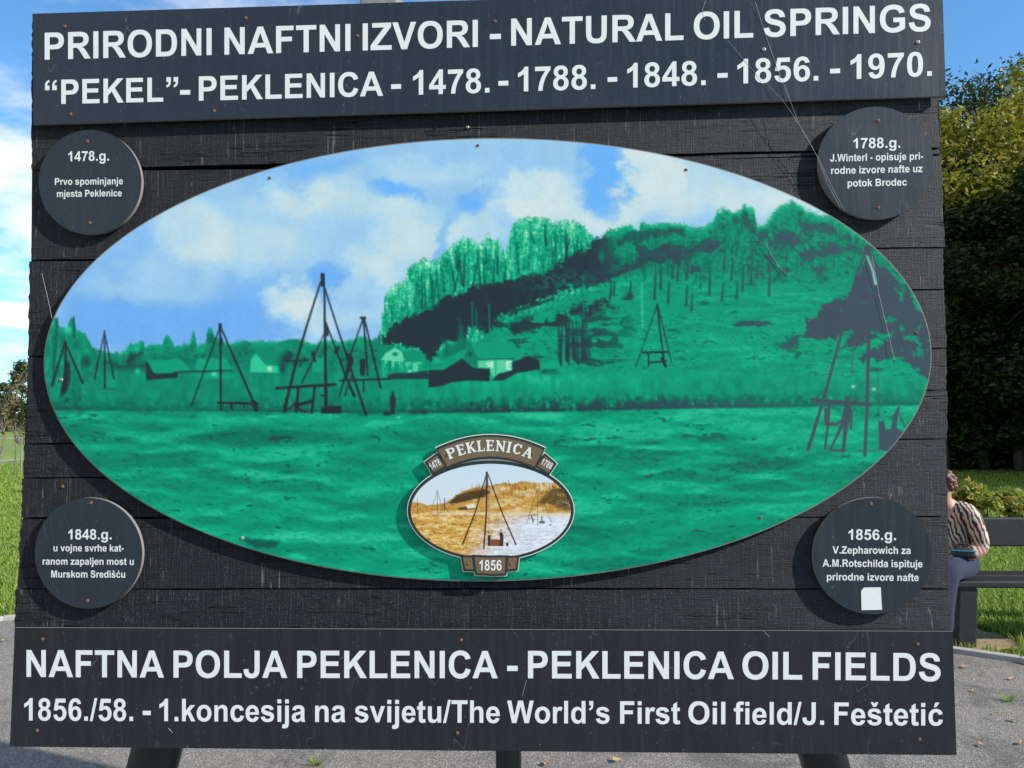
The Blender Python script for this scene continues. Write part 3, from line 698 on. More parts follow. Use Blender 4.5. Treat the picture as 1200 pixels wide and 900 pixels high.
# edge of the asphalt, curving round the sign
EDGE = [gp(-700, 960), gp(-260, 790), gp(-90, 746), gp(0, 727.5), gp(15, 724), gp(200, 716), gp(450, 716), gp(700, 724), gp(900, 737), gp(1050, 752), gp(1115, 763), gp(1200, 777), gp(1330, 806), gp(1600, 900)]
def dense(pts, step=.25):
    out = []
    for i in range(len(pts) - 1):
        p0 = pts[max(i - 1, 0)]; p1 = pts[i]; p2 = pts[i + 1]; p3 = pts[min(i + 2, len(pts) - 1)]
        n = max(1, int((p2 - p1).length / step))
        for k in range(n):
            t = k / n
            out.append(0.5 * ((2 * p1) + (-p0 + p2) * t + (2 * p0 - 5 * p1 + 4 * p2 - p3) * t * t + (-p0 + 3 * p1 - 3 * p2 + p3) * t ** 3))
    out.append(pts[-1]); return out
ED = dense([Vector((p.x, p.y, 0)) for p in EDGE])
V = []; F = []
for p in ED: V += [(p.x, p.y, 0), (p.x * 1.0, -14.0, 0)]
for i in range(len(ED) - 1): F.append((2 * i, 2 * i + 1, 2 * i + 3, 2 * i + 2))
a = mesh_obj('asphalt', V, F, M_ASPH); tag(a, kind='structure')
# low concrete edging, one stone after the other
kerb = empty('kerb'); tag(kerb, kind='structure')
def kerb_stones():
    i = 0; acc = 0; start = 0
    segs = []
    for i in range(1, len(ED)):
        acc += (ED[i] - ED[i - 1]).length
        if acc >= .98 or i == len(ED) - 1:
            segs.append((ED[start], ED[i])); start = i; acc = 0
    rnd = random.Random(4)
    for p, q in segs:
        d = (q - p); L = d.length; an = math.atan2(d.y, d.x)
        bm = bmesh.new(); add_box(bm, (0, 0, 0), (L - .012, .07, .16), bevel=.008)
        m = (p + q) / 2
        o = bm_obj('kerb_stone', bm, M_CONC, kerb); o.location = (m.x, m.y + .03, -.045 + rnd.uniform(-.004, .004)); o.rotation_euler = (0, 0, an)
kerb_stones()
# pale gravel path across the lawn on the right, field road on the left
def strip(name, pts, w, z, mat):
    V = []; F = []
    for i, p in enumerate(pts):
        a = pts[max(0, i - 1)]; b = pts[min(len(pts) - 1, i + 1)]; t = (b - a).normalized(); nrm = Vector((-t.y, t.x, 0))
        V += [(p + nrm * w / 2) * 1.0, (p - nrm * w / 2) * 1.0]
    for i in range(len(pts) - 1): F.append((2 * i, 2 * i + 1, 2 * i + 3, 2 * i + 2))
    o = mesh_obj(name, [(v[0], v[1], z) for v in V], F, mat); tag(o, kind='structure'); return o
strip('path', [gp(900, 583), gp(1040, 587), gp(1130, 591), gp(1200, 594), gp(1330, 602)], .75, .004, M_GRAVEL)
strip('road', [gp(-300, 517), gp(-60, 515), gp(0, 514), gp(60, 512.5), gp(220, 511)], 4.5, .004, M_GRAVEL)
strip('footpath', [gp(-120, 549), gp(-10, 541.5), gp(20, 539), gp(120, 533)], .9, .006, M_GRAVEL)
# bare trodden earth beside the bench leg
def patch():
    c = gp(1142, 748); rnd = random.Random(2); V = [(c.x, c.y, .003)]; n = 26
    for k in range(n):
        r = .34 * (1 + rnd.uniform(-.28, .28)); an = 2 * math.pi * k / n
        V.append((c.x + r * .8 * math.cos(an), c.y + r * 1.1 * math.sin(an), .003))
    o = mesh_obj('soil', V, [(0, 1 + k, 1 + (k + 1) % n) for k in range(n)], simple_mat('soil', (.24, .17, .10), .95, .4, 60, .01)); tag(o, kind='structure')
patch()
# ---------------------------------------------------------------- the information board: one thing, its plates and planks are parts
board = empty('information_board', (0.08, 0.05, 0.0))
tag(board, 'large black timber information board with a green oval picture and white lettering standing on asphalt', 'information board')
BOFF = Vector((0.08, 0.05, 0.0))
def own(o):                                    # parts are built in world space; the board's empty sits at its base
    o.parent = board; o.matrix_parent_inverse = Matrix.Translation(-BOFF); return o
PY_PANEL = -0.022; PY_OVAL = -0.018; PY_PLAQ = -0.020

rw = random.Random(8)
def plank(pts, y=0.0, depth=.045, name='plank', jag=.0025):
    """pts: photo pixels, clockwise from top-left: TL, TR, BR, BL -> irregular sawn plank"""
    P = [bp(px, py, y) for px, py in pts]
    TL, TR, BR, BL = P
    front = []
    def run(a, b, n, j):
        for k in range(n):
            t = k / n; p = a.lerp(b, t)
            e = (b - a).normalized(); nr = Vector((-e.z, 0, e.x))
            front.append(p + nr * (rw.uniform(-j, j) if 0 < k else 0))
    nx = max(3, int((TR - TL).length / .12)); nz = max(3, int((TL - BL).length / .012))
    run(TL, BL, nz, jag); run(BL, BR, nx, .0012); run(BR, TR, nz, jag); run(TR, TL, nx, .0012)
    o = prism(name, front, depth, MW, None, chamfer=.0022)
    return own(o)
G = .6                                          # half gap between planks, in photo pixels
def row(xl0, xl1, xr0, xr1, yl0, yl1, yr0, yr1, y=0.0, **k):
    return plank([(xl0, yl0 + G), (xr0, yr0 + G), (xr1, yr1 - G), (xl1, yl1 - G)], y, **k)
row(37, 36.5, 1095, 1097, 26, 128, -12, 108, .004)
row(36.5, 36.5, 1097.5, 1101.5, 128, 199.5, 108, 173, 0)
MID = 572
def mid(yl, yr, x): return yl + (yr - yl) * (x - 37) / (1105 - 37)
Ls = [(199.5, 305, 38, 36), (305.5, 418, 34, 32), (418.5, 520, 31.5, 30.5), (520.5, 560, 27.5, 27), (560.5, 607, 25.5, 24.5)]
Rs = [(174, 182), (182, 290), (290.5, 339), (339.5, 408), (408.5, 457), (457.5, 514), (514.5, 605)]
RX = [(1101.5, 1102), (1103.5, 1107.5), (1105, 1106.5), (1107, 1109.5), (1109.5, 1109), (1110.5, 1110), (1108.5, 1109.5)]
yo = [0, .002, -.001, .002, .0]
for (a, b, x0, x1), d in zip(Ls, yo): row(x0, x1, MID - 1, MID - 1, a, b, mid(a, a - 8, MID), mid(b, b - 6, MID), d)
yo = [.006, .001, .003, 0, .002, .0035, -.0025]
for (a, b), (x0, x1), d in zip(Rs[1:], RX[1:], yo[1:]): row(MID + 1, MID + 1, x0, x1, a + 6, b + 6, a, b, d)
plank([(MID + 1, 188), (1101.6, 175), (1101.6, 180), (MID + 1, 191)], .004)
row(24, 19.5, 1110, 1114.5, 608, 690, 605.5, 690, 0)
row(17.5, 16.5, 1114.5, 1115, 690.4, 737.5, 690.4, 739, .0012)
row(20, 17, 1112, 1114, 738, 872, 740, 880, .003)
_bk = [bp(px, py, .052) for px, py in ((38.5, 60), (36, 380), (32.5, 440), (28, 540), (22, 860), (1113, 860), (1109, 480), (1105, 300), (1099, 60))]
own(prism('seam_blocker', _bk, .012, simple_mat('seam_black', (.006, .006, .007), .9)))  # added dark sheet: blocks daylight through the plank gaps, keeps seams black
# weathered post behind the board, its end standing above the top panel
M_GREY = simple_mat('weathered_timber', (.20, .19, .17), .85, .35, 30, .004)
def batten():
    a = bp(447, -3, .10); bm = bmesh.new(); add_box(bm, (a.x, .105, (a.z + .018 + .75) / 2), (.118, .10, a.z + .018 - .75), bevel=.006)
    own(bm_obj('batten', bm, M_GREY))
batten()
# three black posts
M_POST = simple_mat('black_stained_pole', (.012, .012, .013), .38, .4, 40, .003)
def post(px_a, px_b, py_a, py_b, yc, ztop, r_px):
    A = bp((px_a[0] + px_a[1]) / 2, py_a, yc); B = bp((px_b[0] + px_b[1]) / 2, py_b, yc)
    r = (bp(px_a[1], py_a, yc) - bp(px_a[0], py_a, yc)).length / 2
    d = (A - B) / (A.z - B.z)
    V = []; F = []; P = []
    zs = [-.15 + (ztop + .15) * k / 8 for k in range(9)]
    for z in zs: P.append(B + d * (z - B.z))
    tube(V, F, P, [r * (1.02 - .012 * k) for k in range(9)], 20)
    own(mesh_obj('post', V, F, M_POST, None, True))
post((156, 212), (149, 208), 878, 900, .135, 2.2, 1)
post((936, 991), (938, 998), 884, 900, .135, 2.2, 1)
post((580.5, 611), (581, 611), 880, 900, .10, 2.3, 1)

# ---------------------------------------------------------------- screws
M_RUST = simple_mat('rusty_steel', (.20, .075, .035), .75, .6, 900)
M_ZINC = simple_mat('zinc_screw', (.36, .33, .29), .5, .4, 900, metal=.6)
def screw_mesh(mat, name):
    bm = bmesh.new(); r = .0048
    rings = [(r, 0), (r * .95, -.0012), (r * .62, -.0022), (r * .42, -.0022), (r * .30, -.0008)]
    vs = []
    for rr, y in rings: vs.append([bm.verts.new((rr * math.cos(2 * math.pi * k / 12), y, rr * math.sin(2 * math.pi * k / 12))) for k in range(12)])
    for a, b in zip(vs, vs[1:]):
        for k in range(12): bm.faces.new((a[k], a[(k + 1) % 12], b[(k + 1) % 12], b[k]))
    bm.faces.new(vs[-1])
    bmesh.ops.recalc_face_normals(bm, faces=bm.faces)
    me = bpy.data.meshes.new(name); bm.to_mesh(me); bm.free(); me.materials.append(mat); return me
SCR = {'r': screw_mesh(M_RUST, 'screw'), 'z': screw_mesh(M_ZINC, 'screw')}
def screw(px, py, y, parent, kind='r', s=1.0):
    o = bpy.data.objects.new('screw', SCR[kind]); link(o, parent)
    p = bp(px, py, y); o.location = p - BOFF if parent is board else p; o.scale = (s, s, s); return o

# ---------------------------------------------------------------- plates
def plate(name, pts_px, y, depth, mat, label=None, edge=None):
    """front sheet of dark foil over a pale core board"""
    front = [bp(px, py, y) for px, py in pts_px]
    o = own(prism(name, front, depth, mat, None))
    if edge is not None:
        me = o.data; me.materials.append(edge)
        for i, f in enumerate(me.polygons):
            if i > 0: f.material_index = 1
    if label: o['label'] = label
    return o
def sub(o, parent):                             # parent a world-space mesh under a world-space part
    o.parent = parent; o.matrix_parent_inverse = Matrix.Identity(4); return o
top = plate('title_panel', [(38, 16), (39, 146), (1108.5, 112.5), (1104.3, -17)], PY_PANEL, .010, M_PANEL, 'dark slate strip lettered in white across the top of the board', M_EDGE)
bot = plate('title_panel', [(17.3, 735.5), (11.5, 875), (1121, 885), (1116.3, 740)], PY_PANEL, .005, M_PANEL2, 'dark slate strip lettered in white along the foot of the board', M_EDGE)
def ell(cx, cy, rx, ry, n=96, rot=0.0):
    out = []
    for k in range(n):
        t = math.pi / 2 + 2 * math.pi * k / n
        x, y = rx * math.cos(t), -ry * math.sin(t)
        out.append((cx + x * math.cos(rot) - y * math.sin(rot), cy + x * math.sin(rot) + y * math.cos(rot)))
    return out                                    # runs counter-clockwise seen from the front
plq = []
for cx, cy, rx, ry, lab in ((105.5, 213.5, 60.3, 61.3, 'round slate plaque at the top left of the oval picture, dated 1478'), (1026.5, 191, 67.5, 66, 'round slate plaque at the top right of the oval picture, dated 1788'),
                            (103.7, 648.3, 63, 65, 'round slate plaque at the bottom left of the oval picture, dated 1848'), (1022.3, 651.5, 69.3, 68.3, 'round slate plaque at the bottom right of the oval picture, dated 1856')):
    plq.append(plate('round_plaque', ell(cx, cy, rx, ry, 96), PY_PLAQ, .013, M_PLAQUE, lab, M_EDGE))

OV = (571.5, 421.5, 520.3, 259.8, R(-.75))
oval = plate('oval_picture', ell(*OV[:4], 200, OV[4]), PY_OVAL, .009, M_EDGE, 'large oval board printed with a green tinted oil field view')

def colour_grid(name, C, img, cx, cy, rx, ry, rot, y, nu, nv, mat, parent):
    """sheet cut to an ellipse whose vertices carry the print's colours"""
    t = np.linspace(1e-3, math.pi - 1e-3, nv); v = -np.cos(t)                   # -1 top .. 1 bottom
    w = np.sin(t); u = np.linspace(-1, 1, nu)
    lx = rx * w[:, None] * u[None, :]; ly = ry * v[:, None] * np.ones_like(u)[None, :]
    PX = cx + lx * math.cos(rot) - ly * math.sin(rot); PY = cy + lx * math.sin(rot) + ly * math.cos(rot)
    Rm = np.array(CAM_ROT); d = np.stack([(PX - 600) / F_PX, (450 - PY) / F_PX, -np.ones_like(PX)], -1) @ Rm.T
    tt = (y - CAM_LOC.y) / d[..., 1]
    W = np.array(CAM_LOC)[None, None, :] + d * tt[..., None]
    gx = np.clip((PX - C.x0) * C.s - .5, 0, C.w - 1.001); gy = np.clip((PY - C.y0) * C.s - .5, 0, C.h - 1.001)
    x0 = gx.astype(int); y0 = gy.astype(int); fx = (gx - x0)[..., None]; fy = (gy - y0)[..., None]
    col = (img[y0, x0] * (1 - fx) + img[y0, x0 + 1] * fx) * (1 - fy) + (img[y0 + 1, x0] * (1 - fx) + img[y0 + 1, x0 + 1] * fx) * fy
    me = bpy.data.meshes.new(name); nvx = nu * nv; nf = (nu - 1) * (nv - 1)
    me.vertices.add(nvx); me.vertices.foreach_set('co', W.reshape(-1).astype(np.float32))
    idx = np.arange(nvx).reshape(nv, nu)
    q = np.stack([idx[:-1, :-1], idx[1:, :-1], idx[1:, 1:], idx[:-1, 1:]], -1).reshape(-1)
    me.loops.add(nf * 4); me.loops.foreach_set('vertex_index', q.astype(np.int32))
    me.polygons.add(nf); me.polygons.foreach_set('loop_start', np.arange(0, nf * 4, 4, dtype=np.int32))
    me.update(calc_edges=True)
    at = me.color_attributes.new('print', 'FLOAT_COLOR', 'POINT')
    rgba = np.ones((nvx, 4), np.float32); rgba[:, :3] = col.reshape(-1, 3); at.data.foreach_set('color', rgba.reshape(-1))
    me.materials.append(mat); me.validate()
    o = bpy.data.objects.new(name, me); link(o); return sub(o, parent)
C_, img_ = picture_art()
K_ALB = 0.87
colour_grid('printed_sheet', C_, np.clip(img_ * K_ALB, 0, .9), OV[0], OV[1], OV[2] - 1.2, OV[3] - 1.2, OV[4], PY_OVAL - .0012, 860, 640, M_PRINT, oval)

# ---------------------------------------------------------------- silk threads blown across the board
M_SILK = simple_mat('spider_silk', (.55, .53, .50), .5, .1, 50)
def thread(px, y=-.0265, r=.00032):
    V = []; F = []
    pts = [bp(a, b, y + .004 * math.sin(i)) for i, (a, b) in enumerate(px)]
    tube(V, F, pts, [r] * len(pts), 5); own(mesh_obj('silk_thread', V, F, M_SILK))
thread([(885, 2), (897, 40), (908, 72), (923, 110), (937, 147), (948, 166), (960, 187), (977, 223), (990, 247)])
thread([(853, 47), (870, 68), (882, 82), (900, 100), (917, 117), (928, 133), (947, 163), (958, 184), (970, 215), (985, 244)])
thread([(827, 0), (823, 12), (826, 24)]); thread([(49, 320), (55, 345), (61, 373)], r=.00028); thread([(897, 284), (905, 300), (915, 315), (925, 322)], r=.0003)
thread([(1022, 300), (1030, 345), (1042, 395), (1048, 421)], r=.0003)
thread([(895, 740), (908, 752), (920, 759)], -.0235, .0003); thread([(197, 853), (207, 864), (217, 876)], -.0235, .0003); thread([(617, 797), (614, 808), (612, 816)], -.026, .0003)
# ---------------------------------------------------------------- lettering: bold grotesque outlines, 2048 units to the em, capitals 1466 high
GL = {
'P': (1366, "M150 0L150 1466L625 1466Q895 1466 977 1444Q1103 1411 1188 1300.5Q1273 1190 1273 1015Q1273 880 1224 788Q1175 696 1099.5 643.5Q1024 591 946 574Q840 553 639 553L446 553L446 0Z M446 1218L446 800L608 800Q783 800 842 823Q901 846 934.5 895Q968 944 968 1009Q968 1089 921 1141Q874 1193 802 1206Q749 1218 589 1218Z"),
'R': (1479, "M150 0L150 1466L773 1466Q1008 1466 1114.5 1426.5Q1221 1387 1285 1286Q1349 1185 1349 1055Q1349 890 1252 782.5Q1155 675 962 647Q1058 591 1120.5 524Q1183 457 1289 286L1468 0L1114 0L900 319Q786 490 744 534.5Q702 579 655 595.5Q608 612 506 612L446 612L446 0Z M446 846L665 846Q878 846 931 864Q984 882 1014 926Q1044 970 1044 1036Q1044 1110 1004.5 1155.5Q965 1201 893 1213Q857 1218 677 1218L446 1218Z"),
'I': (569, "M140 0L140 1466L436 1466L436 0Z"),
'D': (1479, "M148 1466L689 1466Q872 1466 968 1438Q1097 1400 1189 1303Q1281 1206 1329 1065.5Q1377 925 1377 719Q1377 538 1332 407Q1277 247 1175 148Q1098 73 967 31Q869 0 705 0L148 0Z M444 1218L444 247L665 247Q789 247 844 261Q916 279 963.5 322Q1011 365 1041 463.5Q1071 562 1071 732Q1071 902 1041 993Q1011 1084 957 1135Q903 1186 820 1204Q758 1218 577 1218Z"),
'N': (1479, "M151 0L151 1466L439 1466L1039 487L1039 1466L1314 1466L1314 0L1017 0L426 956L426 0Z"),
'A': (1479, "M1471 0L1149 0L1021 333L435 333L314 0L0 0L571 1466L884 1466Z M926 580L724 1124L526 580Z"),
'F': (1251, "M151 0L151 1466L1156 1466L1156 1218L447 1218L447 871L1059 871L1059 623L447 623L447 0Z"),
'T': (1251, "M479 0L479 1218L44 1218L44 1466L1209 1466L1209 1218L775 1218L775 0Z"),
'Z': (1251, "M22 0L22 267L790 1218L109 1218L109 1466L1191 1466L1191 1239L390 248L1222 248L1222 0Z"),
'V': (1366, "M524 0L0 1466L321 1466L692 381L1051 1466L1365 1466L840 0Z"),
'U': (1479, "M147 1466L443 1466L443 672Q443 483 454 427Q473 337 544.5 282.5Q616 228 740 228Q866 228 930 279.5Q994 331 1007 406Q1020 481 1020 655L1020 1466L1316 1466L1316 696Q1316 432 1292 323Q1268 214 1203.5 139Q1139 64 1031 19.5Q923 -25 749 -25Q539 -25 430.5 23.5Q322 72 259 149.5Q196 227 176 312Q147 438 147 684Z"),
'L': (1251, "M157 0L157 1466L453 1466L453 247L1189 247L1189 0Z"),
'S': (1366, "M74 477L362 505Q388 360 467.5 292Q547 224 682 224Q825 224 897.5 284.5Q970 345 970 426Q970 478 939.5 514.5Q909 551 833 578Q781 596 596 642Q358 701 262 787Q127 908 127 1082Q127 1194 190.5 1291.5Q254 1389 373.5 1440Q493 1491 662 1491Q938 1491 1077.5 1370Q1217 1249 1224 1047L928 1034Q909 1147 846.5 1196.5Q784 1246 659 1246Q530 1246 457 1193Q410 1159 410 1102Q410 1050 454 1013Q510 966 726 915Q942 864 1045.5 809.5Q1149 755 1207.5 660.5Q1266 566 1266 427Q1266 301 1196 191Q1126 81 998 27.5Q870 -26 679 -26Q401 -26 252 102.5Q103 231 74 477Z"),
'G': (1593, "M831 539L831 786L1469 786L1469 202Q1376 112 1199.5 43.5Q1023 -25 842 -25Q612 -25 441 71.5Q270 168 184 347.5Q98 527 98 738Q98 967 194 1145Q290 1323 475 1418Q616 1491 826 1491Q1099 1491 1252.5 1376.5Q1406 1262 1450 1060L1156 1005Q1125 1113 1039.5 1175.5Q954 1238 826 1238Q632 1238 517.5 1115Q403 992 403 750Q403 489 519 358.5Q635 228 823 228Q916 228 1009.5 264.5Q1103 301 1170 353L1170 539Z"),
'E': (1366, "M149 0L149 1466L1236 1466L1236 1218L445 1218L445 893L1181 893L1181 646L445 646L445 247L1264 247L1264 0Z"),
'K': (1479, "M153 0L153 1466L449 1466L449 815L1047 1466L1445 1466L893 895L1475 0L1092 0L689 688L449 443L449 0Z"),
'C': (1479, "M1087 539L1374 448Q1308 208 1154.5 91.5Q1001 -25 765 -25Q473 -25 285 174.5Q97 374 97 720Q97 1086 286 1288.5Q475 1491 783 1491Q1052 1491 1220 1332Q1320 1238 1370 1062L1077 992Q1051 1106 968.5 1172Q886 1238 768 1238Q605 1238 503.5 1121Q402 1004 402 742Q402 464 502 346Q602 228 762 228Q880 228 965 303Q1050 378 1087 539Z"),
'J': (1139, "M691 1466L987 1466L987 538Q987 356 955 258Q912 130 799 52.5Q686 -25 501 -25Q284 -25 167 96.5Q50 218 49 453L328 485Q333 359 365 307Q413 228 511 228Q610 228 651 284.5Q691 342 691 519Z"),
'W': (1933, "M356 0L6 1466L309 1466L530 459L798 1466L1150 1466L1407 442L1632 1466L1930 1466L1574 0L1260 0L968 1096L677 0Z"),
'M': (1706, "M145 0L145 1466L588 1466L854 466L1117 1466L1561 1466L1561 0L1286 0L1286 1154L995 0L710 0L420 1154L420 0Z"),
'B': (1479, "M150 1466L736 1466Q910 1466 995.5 1451.5Q1081 1437 1148.5 1391Q1216 1345 1261 1268.5Q1306 1192 1306 1097Q1306 994 1250.5 908Q1195 822 1100 779Q1234 740 1306 646Q1378 552 1378 425Q1378 325 1331.5 230.5Q1285 136 1204.5 79.5Q1124 23 1006 10Q932 2 649 0L150 0Z M446 1222L446 883L640 883Q813 883 855 888Q931 897 974.5 940.5Q1018 984 1018 1055Q1018 1123 980.5 1165.5Q943 1208 869 1217Q825 1222 616 1222Z M446 639L446 247L720 247Q880 247 923 256Q989 268 1030.5 314.5Q1072 361 1072 439Q1072 505 1040 551Q1008 597 947.5 618Q887 639 685 639Z"),
'-': (682, "M100 391L100 672L582 672L582 391Z"),
'1': (1139, "M806 0L525 0L525 1059Q371 915 162 846L162 1101Q272 1137 401 1237.5Q530 1338 578 1472L806 1472Z"),
'4': (1139, "M638 0L638 295L38 295L38 541L674 1472L910 1472L910 542L1092 542L1092 295L910 295L910 0Z M638 542L638 1043L301 542Z"),
'7': (1139, "M88 1185L88 1446L1050 1446L1050 1241Q931 1124 808 905Q685 686 620.5 439.5Q556 193 557 0L286 0Q293 304 411.5 620Q530 936 728 1185Z"),
'8': (1139, "M320 792Q211 838 161.5 918.5Q112 999 112 1095Q112 1259 226.5 1366Q341 1473 552 1473Q761 1473 876.5 1366Q992 1259 992 1095Q992 993 939 913.5Q886 834 790 792Q912 743 975.5 649Q1039 555 1039 432Q1039 229 909.5 102Q780 -25 565 -25Q365 -25 232 80Q75 204 75 420Q75 539 134 638.5Q193 738 320 792Z M381 1075Q381 991 428.5 944Q476 897 555 897Q635 897 683 944.5Q731 992 731 1076Q731 1155 683.5 1202.5Q636 1250 558 1250Q477 1250 429 1202Q381 1154 381 1075Z M354 441Q354 325 413.5 260Q473 195 562 195Q649 195 706 257.5Q763 320 763 438Q763 541 705 603.5Q647 666 558 666Q455 666 404.5 595Q354 524 354 441Z"),
'6': (1139, "M1044 1107L772 1077Q762 1161 720 1201Q678 1241 611 1241Q522 1241 460.5 1161Q399 1081 383 828Q488 952 644 952Q820 952 945.5 818Q1071 684 1071 472Q1071 247 939 111Q807 -25 600 -25Q378 -25 235 147.5Q92 320 92 713Q92 1116 241 1294Q390 1472 628 1472Q795 1472 904.5 1378.5Q1014 1285 1044 1107Z M407 494Q407 357 470 282.5Q533 208 614 208Q692 208 744 269Q796 330 796 469Q796 612 740 678.5Q684 745 600 745Q519 745 463 681.5Q407 618 407 494Z"),
'5': (1139, "M91 377L371 406Q383 311 442 255.5Q501 200 578 200Q666 200 727 271.5Q788 343 788 487Q788 622 727.5 689.5Q667 757 570 757Q449 757 353 650L125 683L269 1446L1012 1446L1012 1183L482 1183L438 934Q532 981 630 981Q817 981 947 845Q1077 709 1077 492Q1077 311 972 169Q829 -25 575 -25Q372 -25 244 84Q116 193 91 377Z"),
'0': (1139, "M569 1472Q782 1472 902 1320Q1045 1140 1045 723Q1045 307 901 125Q782 -25 569 -25Q355 -25 224 139.5Q93 304 93 726Q93 1140 237 1322Q356 1472 569 1472Z M569 1239Q518 1239 478 1206.5Q438 1174 416 1090Q387 981 387 723Q387 465 413 368.5Q439 272 478.5 240Q518 208 569 208Q620 208 660 240.5Q700 273 722 357Q751 465 751 723Q751 981 725 1077.5Q699 1174 659.5 1206.5Q620 1239 569 1239Z"),
'.': (569, "M147 0L147 281L428 281L428 0Z"),
'/': (569, "M-1 -25L362 1491L569 1491L202 -25Z"),
'\u2019': (569, "M141 1466L430 1466L430 1261Q430 1136 408.5 1063.5Q387 991 327.5 934Q268 877 175 844L118 963Q206 992 243.5 1043Q281 1094 283 1185L141 1185Z"),
'k': (1139, "M137 0L137 1466L418 1466L418 688L747 1062L1093 1062L730 674L1119 0L816 0L549 477L418 340L418 0Z"),
'o': (1251, "M82 546Q82 686 151 817Q220 948 346.5 1017Q473 1086 629 1086Q870 1086 1024 929.5Q1178 773 1178 534Q1178 293 1022.5 134.5Q867 -24 631 -24Q485 -24 352.5 42Q220 108 151 235.5Q82 363 82 546Z M370 531Q370 373 445 289Q520 205 630 205Q740 205 814.5 289Q889 373 889 533Q889 689 814.5 773Q740 857 630 857Q520 857 445 773Q370 689 370 531Z"),
'n': (1251, "M1113 0L832 0L832 542Q832 714 814 764.5Q796 815 755.5 843Q715 871 658 871Q585 871 527 831Q469 791 447.5 725Q426 659 426 481L426 0L145 0L145 1062L406 1062L406 906Q545 1086 756 1086Q849 1086 926 1052.5Q1003 1019 1042.5 967Q1082 915 1097.5 849Q1113 783 1113 660Z"),
'c': (1139, "M1073 748L796 698Q782 781 732.5 823Q683 865 604 865Q499 865 436.5 792.5Q374 720 374 550Q374 361 437.5 283Q501 205 608 205Q688 205 739 250.5Q790 296 811 407L1087 360Q1044 170 922 73Q800 -24 595 -24Q362 -24 223.5 123Q85 270 85 530Q85 793 224 939.5Q363 1086 600 1086Q794 1086 908.5 1002.5Q1023 919 1073 748Z"),
'e': (1139, "M762 338L1042 291Q988 137 871.5 56.5Q755 -24 580 -24Q303 -24 170 157Q65 302 65 523Q65 787 203 936.5Q341 1086 552 1086Q789 1086 926 929.5Q1063 773 1057 450L353 450Q356 325 421 255.5Q486 186 583 186Q649 186 694 222Q739 258 762 338Z M778 622Q775 744 715 807.5Q655 871 569 871Q477 871 417 804Q357 737 358 622Z"),
's': (1139, "M48 303L330 346Q348 264 403 221.5Q458 179 557 179Q666 179 721 219Q758 247 758 294Q758 326 738 347Q717 367 644 384Q304 459 213 521Q87 607 87 760Q87 898 196 992Q305 1086 534 1086Q752 1086 858 1015Q964 944 1004 805L739 756Q722 818 674.5 851Q627 884 539 884Q428 884 380 853Q348 831 348 796Q348 766 376 745Q414 717 638.5 666Q863 615 952 541Q1040 466 1040 332Q1040 186 918 81Q796 -24 557 -24Q340 -24 213.5 64Q87 152 48 303Z"),
'i': (569, "M147 0L147 1062L428 1062L428 0Z|M147 1206L147 1466L428 1466L428 1206Z"),
'l': (569, "M147 0L147 1466L428 1466L428 0Z"),
'j': (569, "M145 1062L426 1062L426 28Q426 -176 399.5 -259.5Q373 -343 297.5 -388.5Q222 -434 105 -434Q63 -434 15 -426.5Q-33 -419 -89 -404L-40 -164Q-20 -168 -2 -170.5Q16 -173 31 -173Q74 -173 100.5 -154.5Q127 -136 136 -110Q145 -84 145 45Z|M145 1206L145 1466L426 1466L426 1206Z"),
'a': (1139, "M357 738L102 784Q145 938 250 1012Q355 1086 562 1086Q750 1086 842 1041.5Q934 997 971.5 928.5Q1009 860 1009 677L1006 349Q1006 209 1019.5 142.5Q1033 76 1070 0L792 0Q781 28 765 83Q758 108 755 116Q683 46 601 11Q519 -24 426 -24Q262 -24 167.5 65Q73 154 73 290Q73 380 116 450.5Q159 521 236.5 558.5Q314 596 460 624Q657 661 733 693L733 721Q733 802 693 836.5Q653 871 542 871Q467 871 425 841.5Q383 812 357 738Z M733 510Q679 492 562 467Q445 442 409 418Q354 379 354 319Q354 260 398 217Q442 174 510 174Q586 174 655 224Q706 262 722 317Q733 353 733 454Z"),
'v': (1139, "M440 0L12 1062L307 1062L507 520L565 339Q588 408 594 430L624 520L826 1062L1115 1062L693 0Z"),
't': (682, "M634 1062L634 838L442 838L442 410Q442 280 447.5 258.5Q453 237 472.5 223Q492 209 520 209Q559 209 633 236L657 18Q559 -24 435 -24Q359 -24 298 1.5Q237 27 208.5 67.5Q180 108 169 177Q160 226 160 375L160 838L31 838L31 1062L160 1062L160 1273L442 1437L442 1062Z"),
'u': (1251, "M847 0L847 159Q789 74 694.5 25Q600 -24 495 -24Q388 -24 303 23Q218 70 180 155Q142 240 142 390L142 1062L423 1062L423 574Q423 350 438.5 299.5Q454 249 495 219.5Q536 190 599 190Q671 190 728 229.5Q785 269 806 327.5Q827 386 827 614L827 1062L1108 1062L1108 0Z"),
'h': (1251, "M421 1466L421 927Q557 1086 746 1086Q843 1086 921 1050Q999 1014 1038.5 958Q1078 902 1092.5 834Q1107 766 1107 623L1107 0L826 0L826 561Q826 728 810 773Q794 818 753.5 844.5Q713 871 652 871Q582 871 527 837Q472 803 446.5 734.5Q421 666 421 532L421 0L140 0L140 1466Z"),
'r': (797, "M416 0L135 0L135 1062L396 1062L396 911Q463 1018 516.5 1052Q570 1086 638 1086Q734 1086 823 1033L736 788Q665 834 604 834Q545 834 504 801.5Q463 769 439.5 684Q416 599 416 328Z"),
'd': (1251, "M1121 0L860 0L860 156Q795 65 706.5 20.5Q618 -24 528 -24Q345 -24 214.5 123.5Q84 271 84 535Q84 805 211 945.5Q338 1086 532 1086Q710 1086 840 938L840 1466L1121 1466Z M371 554Q371 384 418 308Q486 198 608 198Q705 198 773 280.5Q841 363 841 527Q841 710 775 790.5Q709 871 606 871Q506 871 438.5 791.5Q371 712 371 554Z"),
